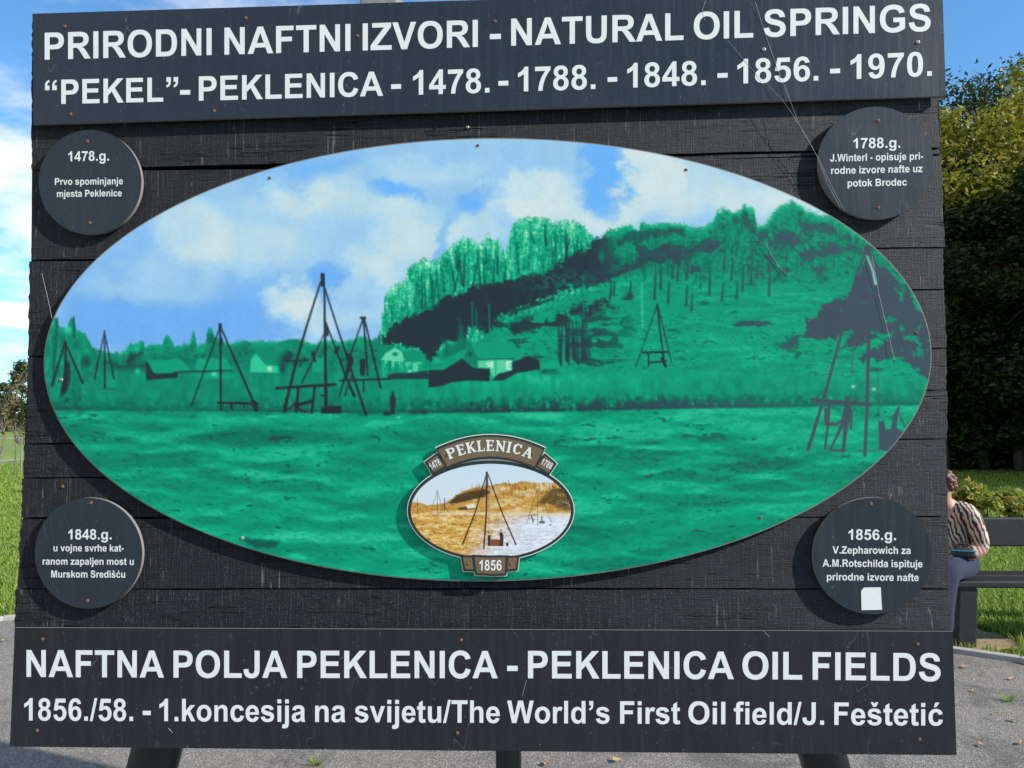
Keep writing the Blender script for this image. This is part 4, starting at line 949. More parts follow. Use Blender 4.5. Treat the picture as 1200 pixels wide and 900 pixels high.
'f': (682, "M24 1062L180 1062L180 1142Q180 1276 208.5 1342Q237 1408 313.5 1449.5Q390 1491 507 1491Q627 1491 742 1455L704 1259Q637 1275 575 1275Q514 1275 487.5 1246.5Q461 1218 461 1137L461 1062L671 1062L671 841L461 841L461 0L180 0L180 841L24 841Z"),
'p': (1251, "M139 1062L401 1062L401 906Q452 986 539 1036Q626 1086 732 1086Q917 1086 1046 941Q1175 796 1175 537Q1175 271 1045 123.5Q915 -24 730 -24Q642 -24 570.5 11Q499 46 420 131L420 -404L139 -404Z M417 549Q417 370 488 284.5Q559 199 661 199Q759 199 824 277.5Q889 356 889 535Q889 702 822 783Q755 864 656 864Q553 864 485 784.5Q417 705 417 549Z"),
'g': (1251, "M121 -70L442 -109Q450 -165 479 -186Q519 -216 605 -216Q715 -216 770 -183Q807 -161 826 -112Q839 -77 839 17L839 172Q713 0 521 0Q307 0 182 181Q84 324 84 537Q84 804 212.5 945Q341 1086 532 1086Q729 1086 857 913L857 1062L1120 1062L1120 109Q1120 -79 1089 -172Q1058 -265 1002 -318Q946 -371 852.5 -401Q759 -431 616 -431Q346 -431 233 -338.5Q120 -246 120 -104Q120 -90 121 -70Z M372 553Q372 384 437.5 305.5Q503 227 599 227Q702 227 773 307.5Q844 388 844 546Q844 711 776 791Q708 871 604 871Q503 871 437.5 792.5Q372 714 372 553Z"),
'm': (1821, "M126 1062L385 1062L385 917Q524 1086 716 1086Q818 1086 893 1044Q968 1002 1016 917Q1086 1002 1167 1044Q1248 1086 1340 1086Q1457 1086 1538 1038.5Q1619 991 1659 899Q1688 831 1688 679L1688 0L1407 0L1407 607Q1407 765 1378 811Q1339 871 1258 871Q1199 871 1147 835Q1095 799 1072 729.5Q1049 660 1049 510L1049 0L768 0L768 582Q768 737 753 782Q738 827 706.5 849Q675 871 621 871Q556 871 504 836Q452 801 429.5 735Q407 669 407 516L407 0L126 0Z"),
'w': (1593, "M344 0L8 1062L281 1062L480 366L663 1062L934 1062L1111 366L1314 1062L1591 1062L1250 0L980 0L797 683L617 0Z"),
'z': (1024, "M32 0L32 219L430 676Q528 788 575 835Q526 832 446 831L71 829L71 1062L952 1062L952 863L546 395L403 241L548 248L983 248L983 0Z"),
}
GL['O'] = (1593, "M798 1491Q1122 1491 1316.5 1290.5Q1511 1090 1511 733Q1511 379 1318 177Q1125 -25 802 -25Q475 -25 282 176Q89 377 89 730Q89 956 156 1109Q206 1222 292.5 1312Q379 1402 482 1446Q619 1491 798 1491Z M798 1238Q626 1238 510 1109Q394 982 394 733Q394 488 512.5 358Q631 228 801 228Q973 228 1089 357Q1206 484 1206 737Q1206 987 1092 1112.5Q978 1238 798 1238Z")

def _loops(d, seg=4):
    out = []
    import re
    for sub_ in d.split('M')[1:]:
        tok = re.findall(r'[LQZ]|-?\d+\.?\d*', sub_); i = 2; pts = [(float(tok[0]), float(tok[1]))]
        while i < len(tok):
            c = tok[i]
            if c == 'L': pts.append((float(tok[i + 1]), float(tok[i + 2]))); i += 3
            elif c == 'Q':
                x0, y0 = pts[-1]; cx, cy, x1, y1 = map(float, tok[i + 1:i + 5])
                for k in range(1, seg + 1):
                    t = k / seg; pts.append(((1 - t) ** 2 * x0 + 2 * t * (1 - t) * cx + t * t * x1, (1 - t) ** 2 * y0 + 2 * t * (1 - t) * cy + t * t * y1))
                i += 5
            else: i += 1
        cl = [pts[0]]
        for p in pts[1:]:
            if abs(p[0] - cl[-1][0]) + abs(p[1] - cl[-1][1]) > .5: cl.append(p)
        if abs(cl[0][0] - cl[-1][0]) + abs(cl[0][1] - cl[-1][1]) < .5: cl.pop()
        out.append(cl)
    return out
def _tess(loops):
    flat = [p for l in loops for p in l]
    tris = geometry.tessellate_polygon([[Vector((x, y, 0)) for x, y in l] for l in loops])
    return flat, [tuple(t) for t in tris]
_cache = {}
def glyph(ch):
    """(advance, [ (points, triangles) ])"""
    if ch in _cache: return _cache[ch]
    if ch == ' ': r = (569, [])
    elif ch in '\u201c\u201d':
        pts, tr = _tess(_loops(GL['\u2019'][1]))
        if ch == '\u201c': pts = [(548 - x, 844 + 1466 - y) for x, y in pts]
        r = (1024, [([(x, y) for x, y in pts], tr), ([(x + 470, y) for x, y in pts], tr)])
    elif ch == '9':
        pts, tr = _tess(_loops(GL['6'][1])); r = (1139, [([(1139 - x, 1447 - y) for x, y in pts], tr)])
    elif ch in '\u0161\u0107':
        a, sh = glyph('s' if ch == '\u0161' else 'c')
        L = [(285, 1500), (465, 1500), (555, 1390), (645, 1500), (825, 1500), (650, 1195), (460, 1195)] if ch == '\u0161' else [(450, 1195), (560, 1500), (850, 1500), (630, 1195)]
        r = (a, sh + [_tess([L])])
    else:
        a, d = GL[ch]; r = (a, [_tess(_loops(s)) for s in d.split('|')])
    _cache[ch] = r; return r

def text_lines(lines, y, parent):
    for ln in lines: text_words([ln], y, parent)
def text_words(words, y, parent, name='lettering', mat=None, bold=0.0):
    """words: (string, x_left, base_left, x_right, base_right, cap height) in photo pixels; one mesh per call"""
    V = []; F = []
    for s, xl, yl, xr, yr, cap in words:
        pen = 0; pl = []
        for ch in s:
            adv, sh = glyph(ch)
            for pts, tr in sh: pl.append(([(x + pen, yy) for x, yy in pts], tr))
            pen += adv
        x0 = min(p[0] for q, _ in pl for p in q); x1 = max(p[0] for q, _ in pl for p in q)
        k = cap / 1466.0; slope = (yr - yl) / (xr - xl)
        for pts, tr in pl:
            b = len(V)
            for x, yy in pts:
                px = xl + (x - x0) / (x1 - x0) * (xr - xl); py = yl + slope * (px - xl) - yy * k
                V.append(bp(px, py, y))
            for t in tr: F.append(tuple(b + i for i in t))
    me = bpy.data.meshes.new(name); me.from_pydata([tuple(v) for v in V], [], F); me.materials.append(mat or M_WHITE)
    bm = bmesh.new(); bm.from_mesh(me)
    for f in bm.faces:
        f.normal_update()
        if f.normal.y > 0: f.normal_flip()
    bm.to_mesh(me); bm.free()
    o = bpy.data.objects.new(name, me); link(o); return sub(o, parent)

def along(spec, base, cap):
    """spec: (string, x0, x1); base(x) and cap(x) give baseline and cap height"""
    return [(s, a, base(a), b, base(b), cap((a + b) / 2)) for s, a, b in spec]
def curve3(xs, ys): 
    c = np.polyfit(xs, ys, len(xs) - 1); return lambda x: float(np.polyval(c, x))
YT = PY_PANEL - .0006
b1 = curve3([52, 558, 1025], [70, 55, 38.7]); c1 = curve3([52, 1025], [31.6, 31.9])
text_lines(along([('PRIRODNI', 52.3, 248), ('NAFTNI', 263, 410.7), ('IZVORI', 425, 560), ('-', 574, 587), ('NATURAL', 599, 801), ('OIL', 813, 882.7), ('SPRINGS', 895, 1090.7)], b1, c1), YT, top)
b2 = curve3([75, 747, 1008], [121.8, 102.5, 92.4]); c2 = curve3([75, 1008], [28.5, 28.9])
text_lines(along([('\u201cPEKEL\u201d', 52.7, 208.7), ('-', 211, 223), ('PEKLENICA', 233, 449), ('-', 458.3, 470), ('1478.', 484, 573.5), ('-', 584, 595.7), ('1788.', 607, 697.7), ('-', 712, 723.3),
                  ('1848.', 735, 827), ('-', 840.7, 852.7), ('1856.', 864, 959), ('-', 972.7, 984.5), ('1970.', 996.7, 1092)], b2, c2), YT, top)
b3 = curve3([31, 348, 790, 1102], [793.3, 794.5, 795.5, 798.3]); c3 = curve3([31, 1102], [31.6, 32.6])
text_lines(along([('NAFTNA', 31, 192.3), ('POLJA', 203.3, 336.7), ('PEKLENICA', 348.3, 583.3), ('-', 594.3, 606.7), ('PEKLENICA', 618.7, 860), ('OIL', 870, 940), ('FIELDS', 952.3, 1102.3)], b3, c3), YT, bot)
b4 = curve3([31, 600, 1102], [844.3, 847.3, 850.3]); c4 = curve3([31, 1102], [26.2, 26.4])
text_lines(along([('1856./58.', 28.3, 156), ('-', 167.3, 176.7), ('1.koncesija', 186.7, 357.7), ('na', 369.3, 404.7), ('svijetu/The', 415.7, 585.7), ('World\u2019s', 594.3, 714.3), ('First', 726.7, 797),
                  ('Oil', 806.7, 850), ('field/J.', 860, 965.7), ('Fe\u0161teti\u0107', 977.7, 1105)], b4, c4), YT, bot)
YQ = PY_PLAQ - .0006
text_lines([('1478.g.', 80, 189, 127.7, 188.2, 11.6), ('Prvo spominjanje', 64.3, 216.7, 144, 216, 8.0), ('mjesta Peklenice', 66.7, 231, 142.7, 230, 8.0)], YQ, plq[0])
text_lines([('1788.g.', 1000, 174, 1055, 173, 12.2), ('J.Winterl - opisuje pri-', 972.7, 189.4, 1081.7, 187, 8.6), ('rodne izvore nafte uz', 974, 204, 1081, 201.6, 8.6), ('potok Brodec', 993.3, 218.8, 1062.7, 217.4, 8.6)], YQ, plq[1])
text_lines([('1848.g.', 80, 632.2, 130.7, 632.2, 12.0), ('u vojne svrhe kat-', 62.7, 646, 145, 646.3, 8.2), ('ranom zapaljen most u', 50, 661.7, 156.7, 662, 8.2), ('Murskom Sredi\u0161\u0107u', 60, 676.7, 146.7, 677, 8.2)], YQ, plq[2])
text_lines([('1856.g.', 994.3, 632.5, 1050, 633, 12.4), ('V.Zepharowich za', 975.7, 648.7, 1067.3, 649.2, 8.6), ('A.M.Rotschilda ispituje', 964, 664, 1081, 665, 8.6), ('prirodne izvore nafte', 969, 680, 1076.7, 681, 8.6)], YQ, plq[3])
# blank white sticker
st = [(1012.5, 688.6), (1009.2, 692.4), (1009.6, 715), (1033.6, 714.6), (1032.2, 688.3)]
o = prism('sticker', [bp(a, b, PY_PLAQ - .0008) for a, b in st], .0006, M_WHITE); sub(o, plq[3])

# screws
for p in ((76, 31), (288, 21), (419, 42), (580, 25), (83, 134), (251, 130)): screw(*p, PY_PANEL, top)
for p in ((895, 58), (1075.6, 49.5)): screw(*p, PY_PANEL, top, 'z', 1.25)
for p in ((50, 749), (540.5, 750), (43.5, 856), (536, 859), (1075.5, 755), (1077.5, 866.5)): screw(*p, PY_PANEL, bot)
for p, k in (((316, 208.5), 'r'), ((560, 170.5), 'r'), ((804, 199), 'r'), ((1074, 390), 'r'), ((72, 445), 'z'), ((891, 606.5), 'r'), ((284, 630.5), 'z'), ((581, 677), 'r')): screw(*p, PY_OVAL - .0012, oval, k, 1.0 if k == 'r' else 1.2)
for i, ps in enumerate((((102.5, 165.5), (105.5, 261.3)), ((1029, 141.5), (1029, 243.3)), ((106.5, 589.3), (102.5, 704)), ((1020.5, 590.5),))):
    for p in ps: screw(*p, PY_PLAQ, plq[i])
screw(548, 149, -.001, board, 'z'); screw(73.5, 570, -.001, board)

# ---------------------------------------------------------------- the small emblem screwed on the oval
M_BLACK = simple_mat('emblem_black', (.018, .018, .020), .4, .2, 40)
M_BROWN = simple_mat('emblem_brown', (.135, .090, .042), .45, .12, 90)
M_RIM = simple_mat('emblem_white_edge', (.62, .64, .60), .5, .1, 60)
YE = PY_OVAL - .0145
emb = empty('emblem', (0, 0, 0)); own(emb); emb['label'] = 'small oval emblem with a sepia tripod derrick between brown banners'
emb.matrix_parent_inverse = Matrix.Translation(-BOFF)
EC = (575.2, 598.2); ER = (97.3, 58.6)
def flat(name, pts, y, depth, mat):
    o = prism(name, [bp(a, b, y) for a, b in pts], depth, mat); return sub(o, emb)
flat('rim', ell(*EC, ER[0] + .9, ER[1] + .9, 120), YE, .006, M_RIM)
flat('border', ell(*EC, ER[0], ER[1], 120), YE - .0006, .0010, M_BLACK)
Ce, ie = emblem_art()
colour_grid('sepia_picture', Ce, np.clip(ie * K_ALB, 0, .9), EC[0], EC[1] + .4, ER[0] - 3.6, ER[1] - 3.6, 0, YE - .0010, 420, 270, M_PRINT, emb)
def arcpts(xa, xb, ya, ym, yb, n=14, inset=0):
    out = []
    for k in range(n + 1):
        t = k / n; x = xa + (xb - xa) * t; q = 4 * t * (1 - t)
        out.append((x, (ya * (1 - t) + yb * t) * (1 - q) + ym * q + (0 if True else inset)))
    return out
def banner(i, y, mat, name):
    topc = arcpts(510.7 + i, 639.3 - i, 524.9 + i * .9, 509.4 + i, 524.9 + i * .9)      # left to right
    botc = arcpts(523.2 + i * .3, 626.8 - i * .3, 549.8 - i * 1.1, 537.6 - i, 549.8 - i * 1.1)
    pts = [topc[0]] + botc + topc[::-1][:-1]
    pts = [topc[0]] + botc + list(reversed(topc[1:]))
    return flat(name, pts, y, .0022 if i <= 0 else .0006, mat)
banner(-.9, YE + .0008, M_RIM, 'banner_edge'); banner(0, YE - .0027, M_BLACK, 'banner_border'); banner(2.7, YE - .0031, M_BROWN, 'banner')
def inset(pts, d):
    cx = sum(p[0] for p in pts) / len(pts); cy = sum(p[1] for p in pts) / len(pts); out = []
    n = len(pts)
    for i in range(n):
        p0, p1, p2 = Vector(pts[i - 1]), Vector(pts[i]), Vector(pts[(i + 1) % n])
        a = (p1 - p0).normalized(); b = (p2 - p1).normalized(); na = Vector((a.y, -a.x)); nb = Vector((b.y, -b.x))
        if na.dot(Vector((cx, cy)) - p1) < 0: na = -na
        if nb.dot(Vector((cx, cy)) - p1) < 0: nb = -nb
        m = (na + nb); m = m / max(m.length_squared / 2, .3); out.append(tuple(p1 + m * d))
    return out
for pts in ([(497.4, 541.3), (507.0, 556.8), (526, 546.5), (512, 530.5)], [(638.5, 530.8), (626.0, 546.5), (643.3, 557.2), (652.8, 543.2)],
            [(539.8, 650.6), (543.0, 669.4), (558.5, 669.6), (556, 651)], [(593.5, 651.2), (591.5, 670), (606.6, 668.8), (608.8, 650.8)]):
    flat('banner_edge', inset(pts, -.8), YE + .0008, .0015, M_RIM); flat('banner_border', pts, YE - .0017, .0006, M_BLACK); flat('banner', inset(pts, 2.5), YE - .0021, .0006, M_BROWN)
pts = [(552.8, 650.2), (556.6, 674), (575, 675), (593.6, 674.6), (595.4, 650.6), (575, 650.9)]
flat('banner_edge', inset(pts, -.8), YE + .0004, .002, M_RIM); flat('banner_border', pts, YE - .0027, .0006, M_BLACK)
flat('banner', inset(pts, 2.6), YE - .0031, .0006, M_BROWN)
# slab serif letters drawn from strokes, unit box 0..w by 0..10
SER = {'P': (7, [((1.6, 0), (1.6, 10), 2), ((0, .4), (3.6, .4), .9), ((0, 9.6), (2, 9.6), .9), ((1.6, 9.3), (4.6, 9.3), 1.2), ((4.6, 9.3), (6.0, 8.2), 1.5), ((6.0, 8.4), (6.0, 6.2), 1.6), ((6.0, 6.4), (4.6, 5.0), 1.5), ((4.6, 5.0), (1.6, 5.0), 1.2)]),
       'E': (6.6, [((1.6, 0), (1.6, 10), 2), ((0, .5), (6.2, .5), 1.1), ((0, 9.5), (6.0, 9.5), 1.1), ((1.6, 5.1), (4.8, 5.1), 1.0), ((6.0, 0), (6.2, 2.6), .9), ((5.8, 10), (5.8, 7.6), .9), ((4.8, 6.4), (4.8, 3.8), .8)]),
       'K': (7.6, [((1.6, 0), (1.6, 10), 2), ((0, .4), (3.4, .4), .9), ((0, 9.6), (3.4, 9.6), .9), ((2, 4.2), (6.0, 9.6), 1.2), ((3.2, 5.6), (6.6, .4), 2.0), ((4.8, 9.6), (7.4, 9.6), .9), ((5.4, .4), (8.0, .4), .9)]),
       'L': (6.2, [((1.6, 0), (1.6, 10), 2), ((0, .5), (6.0, .5), 1.1), ((0, 9.6), (3.4, 9.6), .9), ((5.8, 0), (5.9, 2.9), .9)]),
       'N': (8, [((1.5, 0), (1.5, 10), 1.2), ((6.8, 0), (6.8, 10), 1.2), ((1.3, 9.6), (6.9, .6), 2.1), ((0, .4), (3, .4), .9), ((0, 9.6), (2, 9.6), .9), ((5.4, 9.6), (8.2, 9.6), .9)]),
       'I': (3.6, [((1.8, 0), (1.8, 10), 2), ((0, .4), (3.6, .4), .9), ((0, 9.6), (3.6, 9.6), .9)]),
       'C': (7, [((6.4, 7.2), (5.2, 9.2), 1.2), ((5.4, 9.2), (3.4, 9.5), 1.2), ((3.6, 9.5), (1.6, 7.8), 1.6), ((1.6, 8.0), (1.2, 5), 2), ((1.2, 5), (1.7, 2.0), 2), ((1.6, 2.2), (3.6, .5), 1.6), ((3.4, .5), (5.2, .7), 1.2), ((5.0, .6), (6.5, 2.6), 1.1), ((6.4, 9.8), (6.4, 6.8), .8)]),
       'A': (8.4, [((1.4, .4), (4.2, 9.8), 1.2), ((4.2, 9.8), (7.2, .4), 2.1), ((2.4, 3.4), (6.2, 3.4), 1.0), ((0, .4), (3.0, .4), .9), ((5.6, .4), (8.8, .4), .9)])}
def stroke_quads(a, b, w):
    a = Vector(a); b = Vector(b); d = (b - a).normalized() * (w * .12 if w > 1 else 0); n = Vector((-(b - a).y, (b - a).x)).normalized() * w / 2
    return [a - d + n, b + d + n, b + d - n, a - d - n]
def serif_text(s, place, y, cap, xk, parent):
    V = []; F = []; pen = 0; j = 0
    tot = sum(SER[c][0] for c in s) + 1.5 * (len(s) - 1)
    for c in s:
        for a, b, w in SER[c][1]:
            q = stroke_quads(a, b, w); i = len(V); j += 1
            for p in q: V.append(bp(*place((p.x + pen) / tot, p.y / 10), y - .00002 * (j % 9)))
            F.append((i, i + 3, i + 2, i + 1))
        pen += SER[c][0] + 1.5
    o = mesh_obj('lettering', V, F, M_WHITE); return sub(o, parent)
def on_banner(u, v):
    x = 526.5 + u * (621.8 - 526.5); q = (x - 574.6) / 47.8
    slope = 2 * 13.3 * q / 47.8; base = 528.3 + 9.8 * q * q
    h = 12.6 * v
    nx, ny = -(-slope), -1.0; L = math.hypot(slope, 1)
    return (x + h * slope / L * .8, base - h / L)
serif_text('PEKLENICA', on_banner, YE - .0036, 12, 1, emb)
def rot_text(s, cx, cy, w, h, ang, y):
    ca, sa = math.cos(ang), math.sin(ang)
    V = []; F = []; pen = 0; pl = []
    for ch in s:
        adv, sh = glyph(ch)
        for pts, tr in sh: pl.append(([(x + pen, yy) for x, yy in pts], tr))
        pen += adv
    x0 = min(p[0] for q, _ in pl for p in q); x1 = max(p[0] for q, _ in pl for p in q)
    for pts, tr in pl:
        b = len(V)
        for x, yy in pts:
            u = ((x - x0) / (x1 - x0) - .5) * w; v = (yy / 1466 - .5) * h
            V.append(bp(cx + u * ca + v * sa, cy + u * sa - v * ca, y))
        for t in tr: F.append(tuple(b + i for i in t))
    o = mesh_obj('lettering', V, F, M_WHITE); sub(o, emb)
    for f in o.data.polygons:
        if f.normal.y > 0: f.flip()
rot_text('1478', 509.6, 544.0, 13.2, 8.0, R(-31), YE - .0027); rot_text('1788', 641.0, 543.6, 13.6, 7.8, R(29), YE - .0027)
rot_text('1856', 574.7, 662.4, 26, 12.2, 0, YE - .0037)
for p in ((524.3, 533), (624.3, 531.7)): screw(*p, YE - .0037, emb, 'r', .75)
for p in ((548.6, 661), (599, 660.6)): screw(*p, YE - .0027, emb, 'r', .75)
# ---------------------------------------------------------------- bench
M_BENCH = simple_mat('dark_bench_timber', (.009, .008, .008), .55, .6, 18, .004)
BY = 3.15                                          # distance of the seat's front edge behind the sign
seatF = bp(1150, 681, BY); BX0 = bp(1088, 690, BY).x; BXL = 2.15
bench = empty('park_bench', (BX0 + BXL / 2, BY + .25, 0))
tag(bench, 'black timber park bench on the lawn edge behind the sign', 'bench')
def bpart(name, c, s, rot=None, bev=.012):
    bm = bmesh.new(); add_box(bm, (0, 0, 0), s, rot, bev)
    o = bm_obj(name, bm, M_BENCH, bench); o.location = Vector(c) - Vector(bench.location); return o
SZ = seatF.z
for k in range(2): bpart('seat_plank', (BX0 + BXL / 2, BY + .09 + k * .19, SZ - .025 + .001 * k), (BXL, .175, .05))
zt = bp(1170, 606, BY + .47).z; zb = bp(1170, 640, BY + .47).z
bpart('backrest_plank', (BX0 + BXL / 2, BY + .47, (zt + zb) / 2), (BXL, .05, zt - zb))
for x in (bp(1127, 730, BY + .1).x, BX0 + BXL - .3):
    bpart('leg', (x, BY + .10, (SZ - .05) / 2 - .03), (.13, .16, SZ + .01), Matrix.Rotation(R(3), 3, 'Y'))
    bpart('leg', (x, BY + .40, zt / 2 - .04), (.11, .085, zt + .02), Matrix.Rotation(R(-3), 3, 'X'))
    bpart('bearer', (x, BY + .25, SZ - .085), (.09, .40, .07))

# ---------------------------------------------------------------- seated woman
def skin(name, chains, mat, parent, loc=None, sub_=2):
    """chains: list of (points, radii); chains that share a point are welded"""
    V = []; E = []; Rr = []; roots = []; key = {}
    for pts, rad in chains:
        prev = None
        for p, r in zip(pts, rad):
            k = tuple(round(c, 4) for c in p)
            if k not in key:
                key[k] = len(V); V.append(p); Rr.append(r if hasattr(r, '__len__') else (r, r))
            i = key[k]
            if prev is not None and prev != i: E.append((prev, i))
            prev = i
    me = bpy.data.meshes.new(name); me.from_pydata(V, E, []); me.materials.append(mat)
    o = bpy.data.objects.new(name, me); link(o, parent)
    md = o.modifiers.new('skin', 'SKIN'); md.use_smooth_shade = True; md.branch_smoothing = .35
    # roots: one per island
    par = list(range(len(V)))
    def find(a):
        while par[a] != a: a = par[a]
        return a
    for a, b in E: par[find(a)] = find(b)
    seen = set(); sv = me.skin_vertices[0].data
    for i in range(len(V)):
        sv[i].radius = Rr[i]; sv[i].use_root = False
        f = find(i)
        if f not in seen: seen.add(f); sv[i].use_root = True
    sd_ = o.modifiers.new('sub', 'SUBSURF'); sd_.levels = sub_; sd_.render_levels = sub_
    return o
M_SKIN = simple_mat('skin', (.40, .225, .16), .5, .10, 30, 0, .4)
M_HAIR = simple_mat('brown_hair', (.105, .030, .016), .55, .6, 120, .004)
M_NAVY = simple_mat('navy_trousers', (.014, .018, .044), .95, .25, 60, .003)
M_DARK = simple_mat('black_cloth', (.012, .012, .015), .7, .3, 80, .002)
M_TEAL = simple_mat('teal_trim', (.02, .20, .30), .7, .2, 80)
def m_zebra():
    n = NT('zebra_blouse'); n.set(.75, .3)
    w = n.node('ShaderNodeTexWave'); w.wave_type = 'BANDS'; w.bands_direction = 'DIAGONAL'; w.inputs['Scale'].default_value = 14; w.inputs['Distortion'].default_value = 5.5; w.inputs['Detail'].default_value = 2; w.inputs['Detail Scale'].default_value = 1.6
    n.link(n.coord('Object', (1.25, .9, .55)), w.inputs['Vector'])
    st = n.ramp(w.outputs[0], [(.36, 0), (.5, 1)])
    pk = n.noise(n.coord('Object'), 4, 3); z = n.node('ShaderNodeSeparateXYZ'); n.link(n.coord('Object'), z.inputs[0])
    light = n.mix(n.ramp(pk, [(.45, 0), (.6, 1)]), (.46, .38, .31), (.50, .27, .20))
    low = n.ramp(z.outputs[2], [(.60, 0), (.74, 1)])
    dark = n.mix(low, (.42, .20, .15), (.028, .022, .026))
    n.base(n.mix(st, dark, light)); n.bump(n.noise(n.coord('Object'), 14, 4), .4, .02); return n.m
wpos = bp(1122, 690, BY + .20)
woman = empty('person', (wpos.x, BY + .22, 0), R(-50))
tag(woman, 'woman in a zebra striped blouse and navy trousers sitting half hidden behind the sign', 'person')
hz = SZ + .10
def Pz(x, y, z): return (x, y - max(0.0, z - .62) * .26, z)
body = [([Pz(0, 0, hz), Pz(0, -.02, .68), Pz(0, -.03, .82), Pz(0, -.05, .95), Pz(0, -.07, 1.0), Pz(0, -.09, 1.055), Pz(0, -.085, 1.115)], [(.15, .12), (.13, .11), (.14, .11), (.065, .06), (.05, .05), (.078, .085), (.085, .09)]),
        ([Pz(0, -.05, .95), Pz(.155, -.03, .93), Pz(.205, -.06, .68), Pz(.10, -.26, .615)], [(.065, .06), .05, .042, .026]),
        ([Pz(0, -.05, .95), Pz(-.155, -.03, .93), Pz(-.225, -.08, .68), Pz(-.05, -.28, .62)], [(.065, .06), .05, .042, .026]),
        ([Pz(0, 0, hz), Pz(.10, -.04, hz - .01), Pz(.12, -.42, hz - .015), Pz(.11, -.47, .30), Pz(.10, -.45, .09), Pz(.105, -.55, .045)], [(.15, .12), .095, .068, .055, .036, .032]),
        ([Pz(0, 0, hz), Pz(-.10, -.04, hz - .01), Pz(-.10, -.42, hz - .015), Pz(-.12, -.46, .30), Pz(-.12, -.42, .09), Pz(-.125, -.52, .045)], [(.15, .12), .095, .068, .055, .036, .032]),
        ([Pz(0, -.085, 1.115), Pz(0, -.195, 1.085)], [(.085, .09), .014]),                  # nose
        ([Pz(.07, -.08, 1.09), Pz(.097, -.075, 1.09)], [.018, .012]), ([Pz(-.07, -.08, 1.09), Pz(-.097, -.075, 1.09)], [.018, .012])]   # ears
def fingers(px, py, pz, sx):
    w = Vector((px, py, pz)); out = []
    d = Vector((-.8 * sx, -.5, -.25)).normalized(); side = Vector((.45 * sx, -.8, 0)).normalized()
    palm = w + d * .055; out.append(([tuple(w), tuple(w + d * .03), tuple(palm + d * .02)], [.026, (.034, .016), (.036, .014)]))
    for k, L in enumerate((.062, .072, .068, .052)):
        b = palm + side * (.018 - .013 * k) * 1.1
        out.append(([tuple(b), tuple(b + d * .045), tuple(b + d * (.045 + L * .5) + Vector((0, 0, -.014))), tuple(b + d * (.04 + L * .75) + Vector((0, 0, -.038)))], [.009, .0085, .008, .007]))
    b = w + d * .02 + side * .02
    out.append(([tuple(b), tuple(b + side * .03 + d * .02), tuple(b + side * .038 + d * .05 + Vector((0, 0, -.012)))], [.010, .010, .008]))
    return out
body += fingers(.10, -.26, .615, 1) + fingers(-.05, -.28, .62, -1)
skin('body', body, M_SKIN, woman)
skin('trousers', [([Pz(0, 0, hz + .06), Pz(0, 0, hz)], [(.15, .125), (.168, .135)]),
     ([Pz(0, 0, hz), Pz(.10, -.05, hz - .005), Pz(.12, -.42, hz - .005), Pz(.115, -.475, .32), Pz(.105, -.455, .12)], [(.168, .135), .112, .084, .070, .058]),
     ([Pz(0, 0, hz), Pz(-.10, -.05, hz - .005), Pz(-.10, -.42, hz - .005), Pz(-.12, -.465, .32), Pz(-.12, -.425, .12)], [(.168, .135), .112, .084, .070, .058])], M_NAVY, woman)
skin('blouse', [([Pz(0, 0, hz + .015), Pz(0, -.02, .70), Pz(0, -.03, .82), Pz(0, -.045, .955)], [(.172, .142), (.155, .132), (.165, .132), (.085, .08)]),
     ([Pz(0, -.045, .955), Pz(.16, -.03, .925), Pz(.215, -.06, .68), Pz(.145, -.21, .63)], [(.085, .08), .068, .062, .046]),
     ([Pz(0, -.045, .955), Pz(-.16, -.03, .925), Pz(-.235, -.08, .68), Pz(-.12, -.22, .635)], [(.085, .08), .068, .062, .046])], m_zebra(), woman)
for sx, y in ((.105, -.45), (-.12, -.42)):
    skin('shoe', [([Pz(sx, y + .03, .05), Pz(sx, y - .06, .04), Pz(sx, y - .15, .035)], [.05, (.045, .04), (.038, .03)])], M_DARK, woman)
def hair():
    rnd = random.Random(3); bm = bmesh.new()
    for k in range(210):
        th = rnd.uniform(0, 2 * math.pi); ph = math.acos(rnd.uniform(-.35, 1)); n = Vector((math.sin(ph) * math.cos(th), math.sin(ph) * math.sin(th), math.cos(ph)))
        if n.y < -.45 and n.z < .55: continue
        p = Vector((0, -.078 - .125, 1.112)) + Vector((n.x * .092, n.y * .098, n.z * .098))
        g = bmesh.ops.create_icosphere(bm, subdivisions=1, radius=rnd.uniform(.016, .027))
        sx, sy, sz = (rnd.uniform(.7, 1.3) for _ in range(3))
        for v in g['verts']: v.co = Vector((v.co.x * sx, v.co.y * sy, v.co.z * sz)) + p
    bm_obj('hair', bm, M_HAIR, woman, True)
hair()
M_EYE = simple_mat('eye', (.06, .04, .03), .2, .1, 10); M_LIP = simple_mat('lips', (.34, .09, .08), .5, .1, 20)
for s in (-1, 1):
    bm = bmesh.new(); bmesh.ops.create_icosphere(bm, subdivisions=2, radius=.0105)
    bm_obj('eye', bm, M_EYE, woman, True).location = Pz(s * .031, -.163, 1.112)
skin('mouth', [([Pz(-.022, -.158, 1.045), Pz(0, -.168, 1.046), Pz(.022, -.158, 1.045)], [.004, .007, .004])], M_LIP, woman, sub_=1)
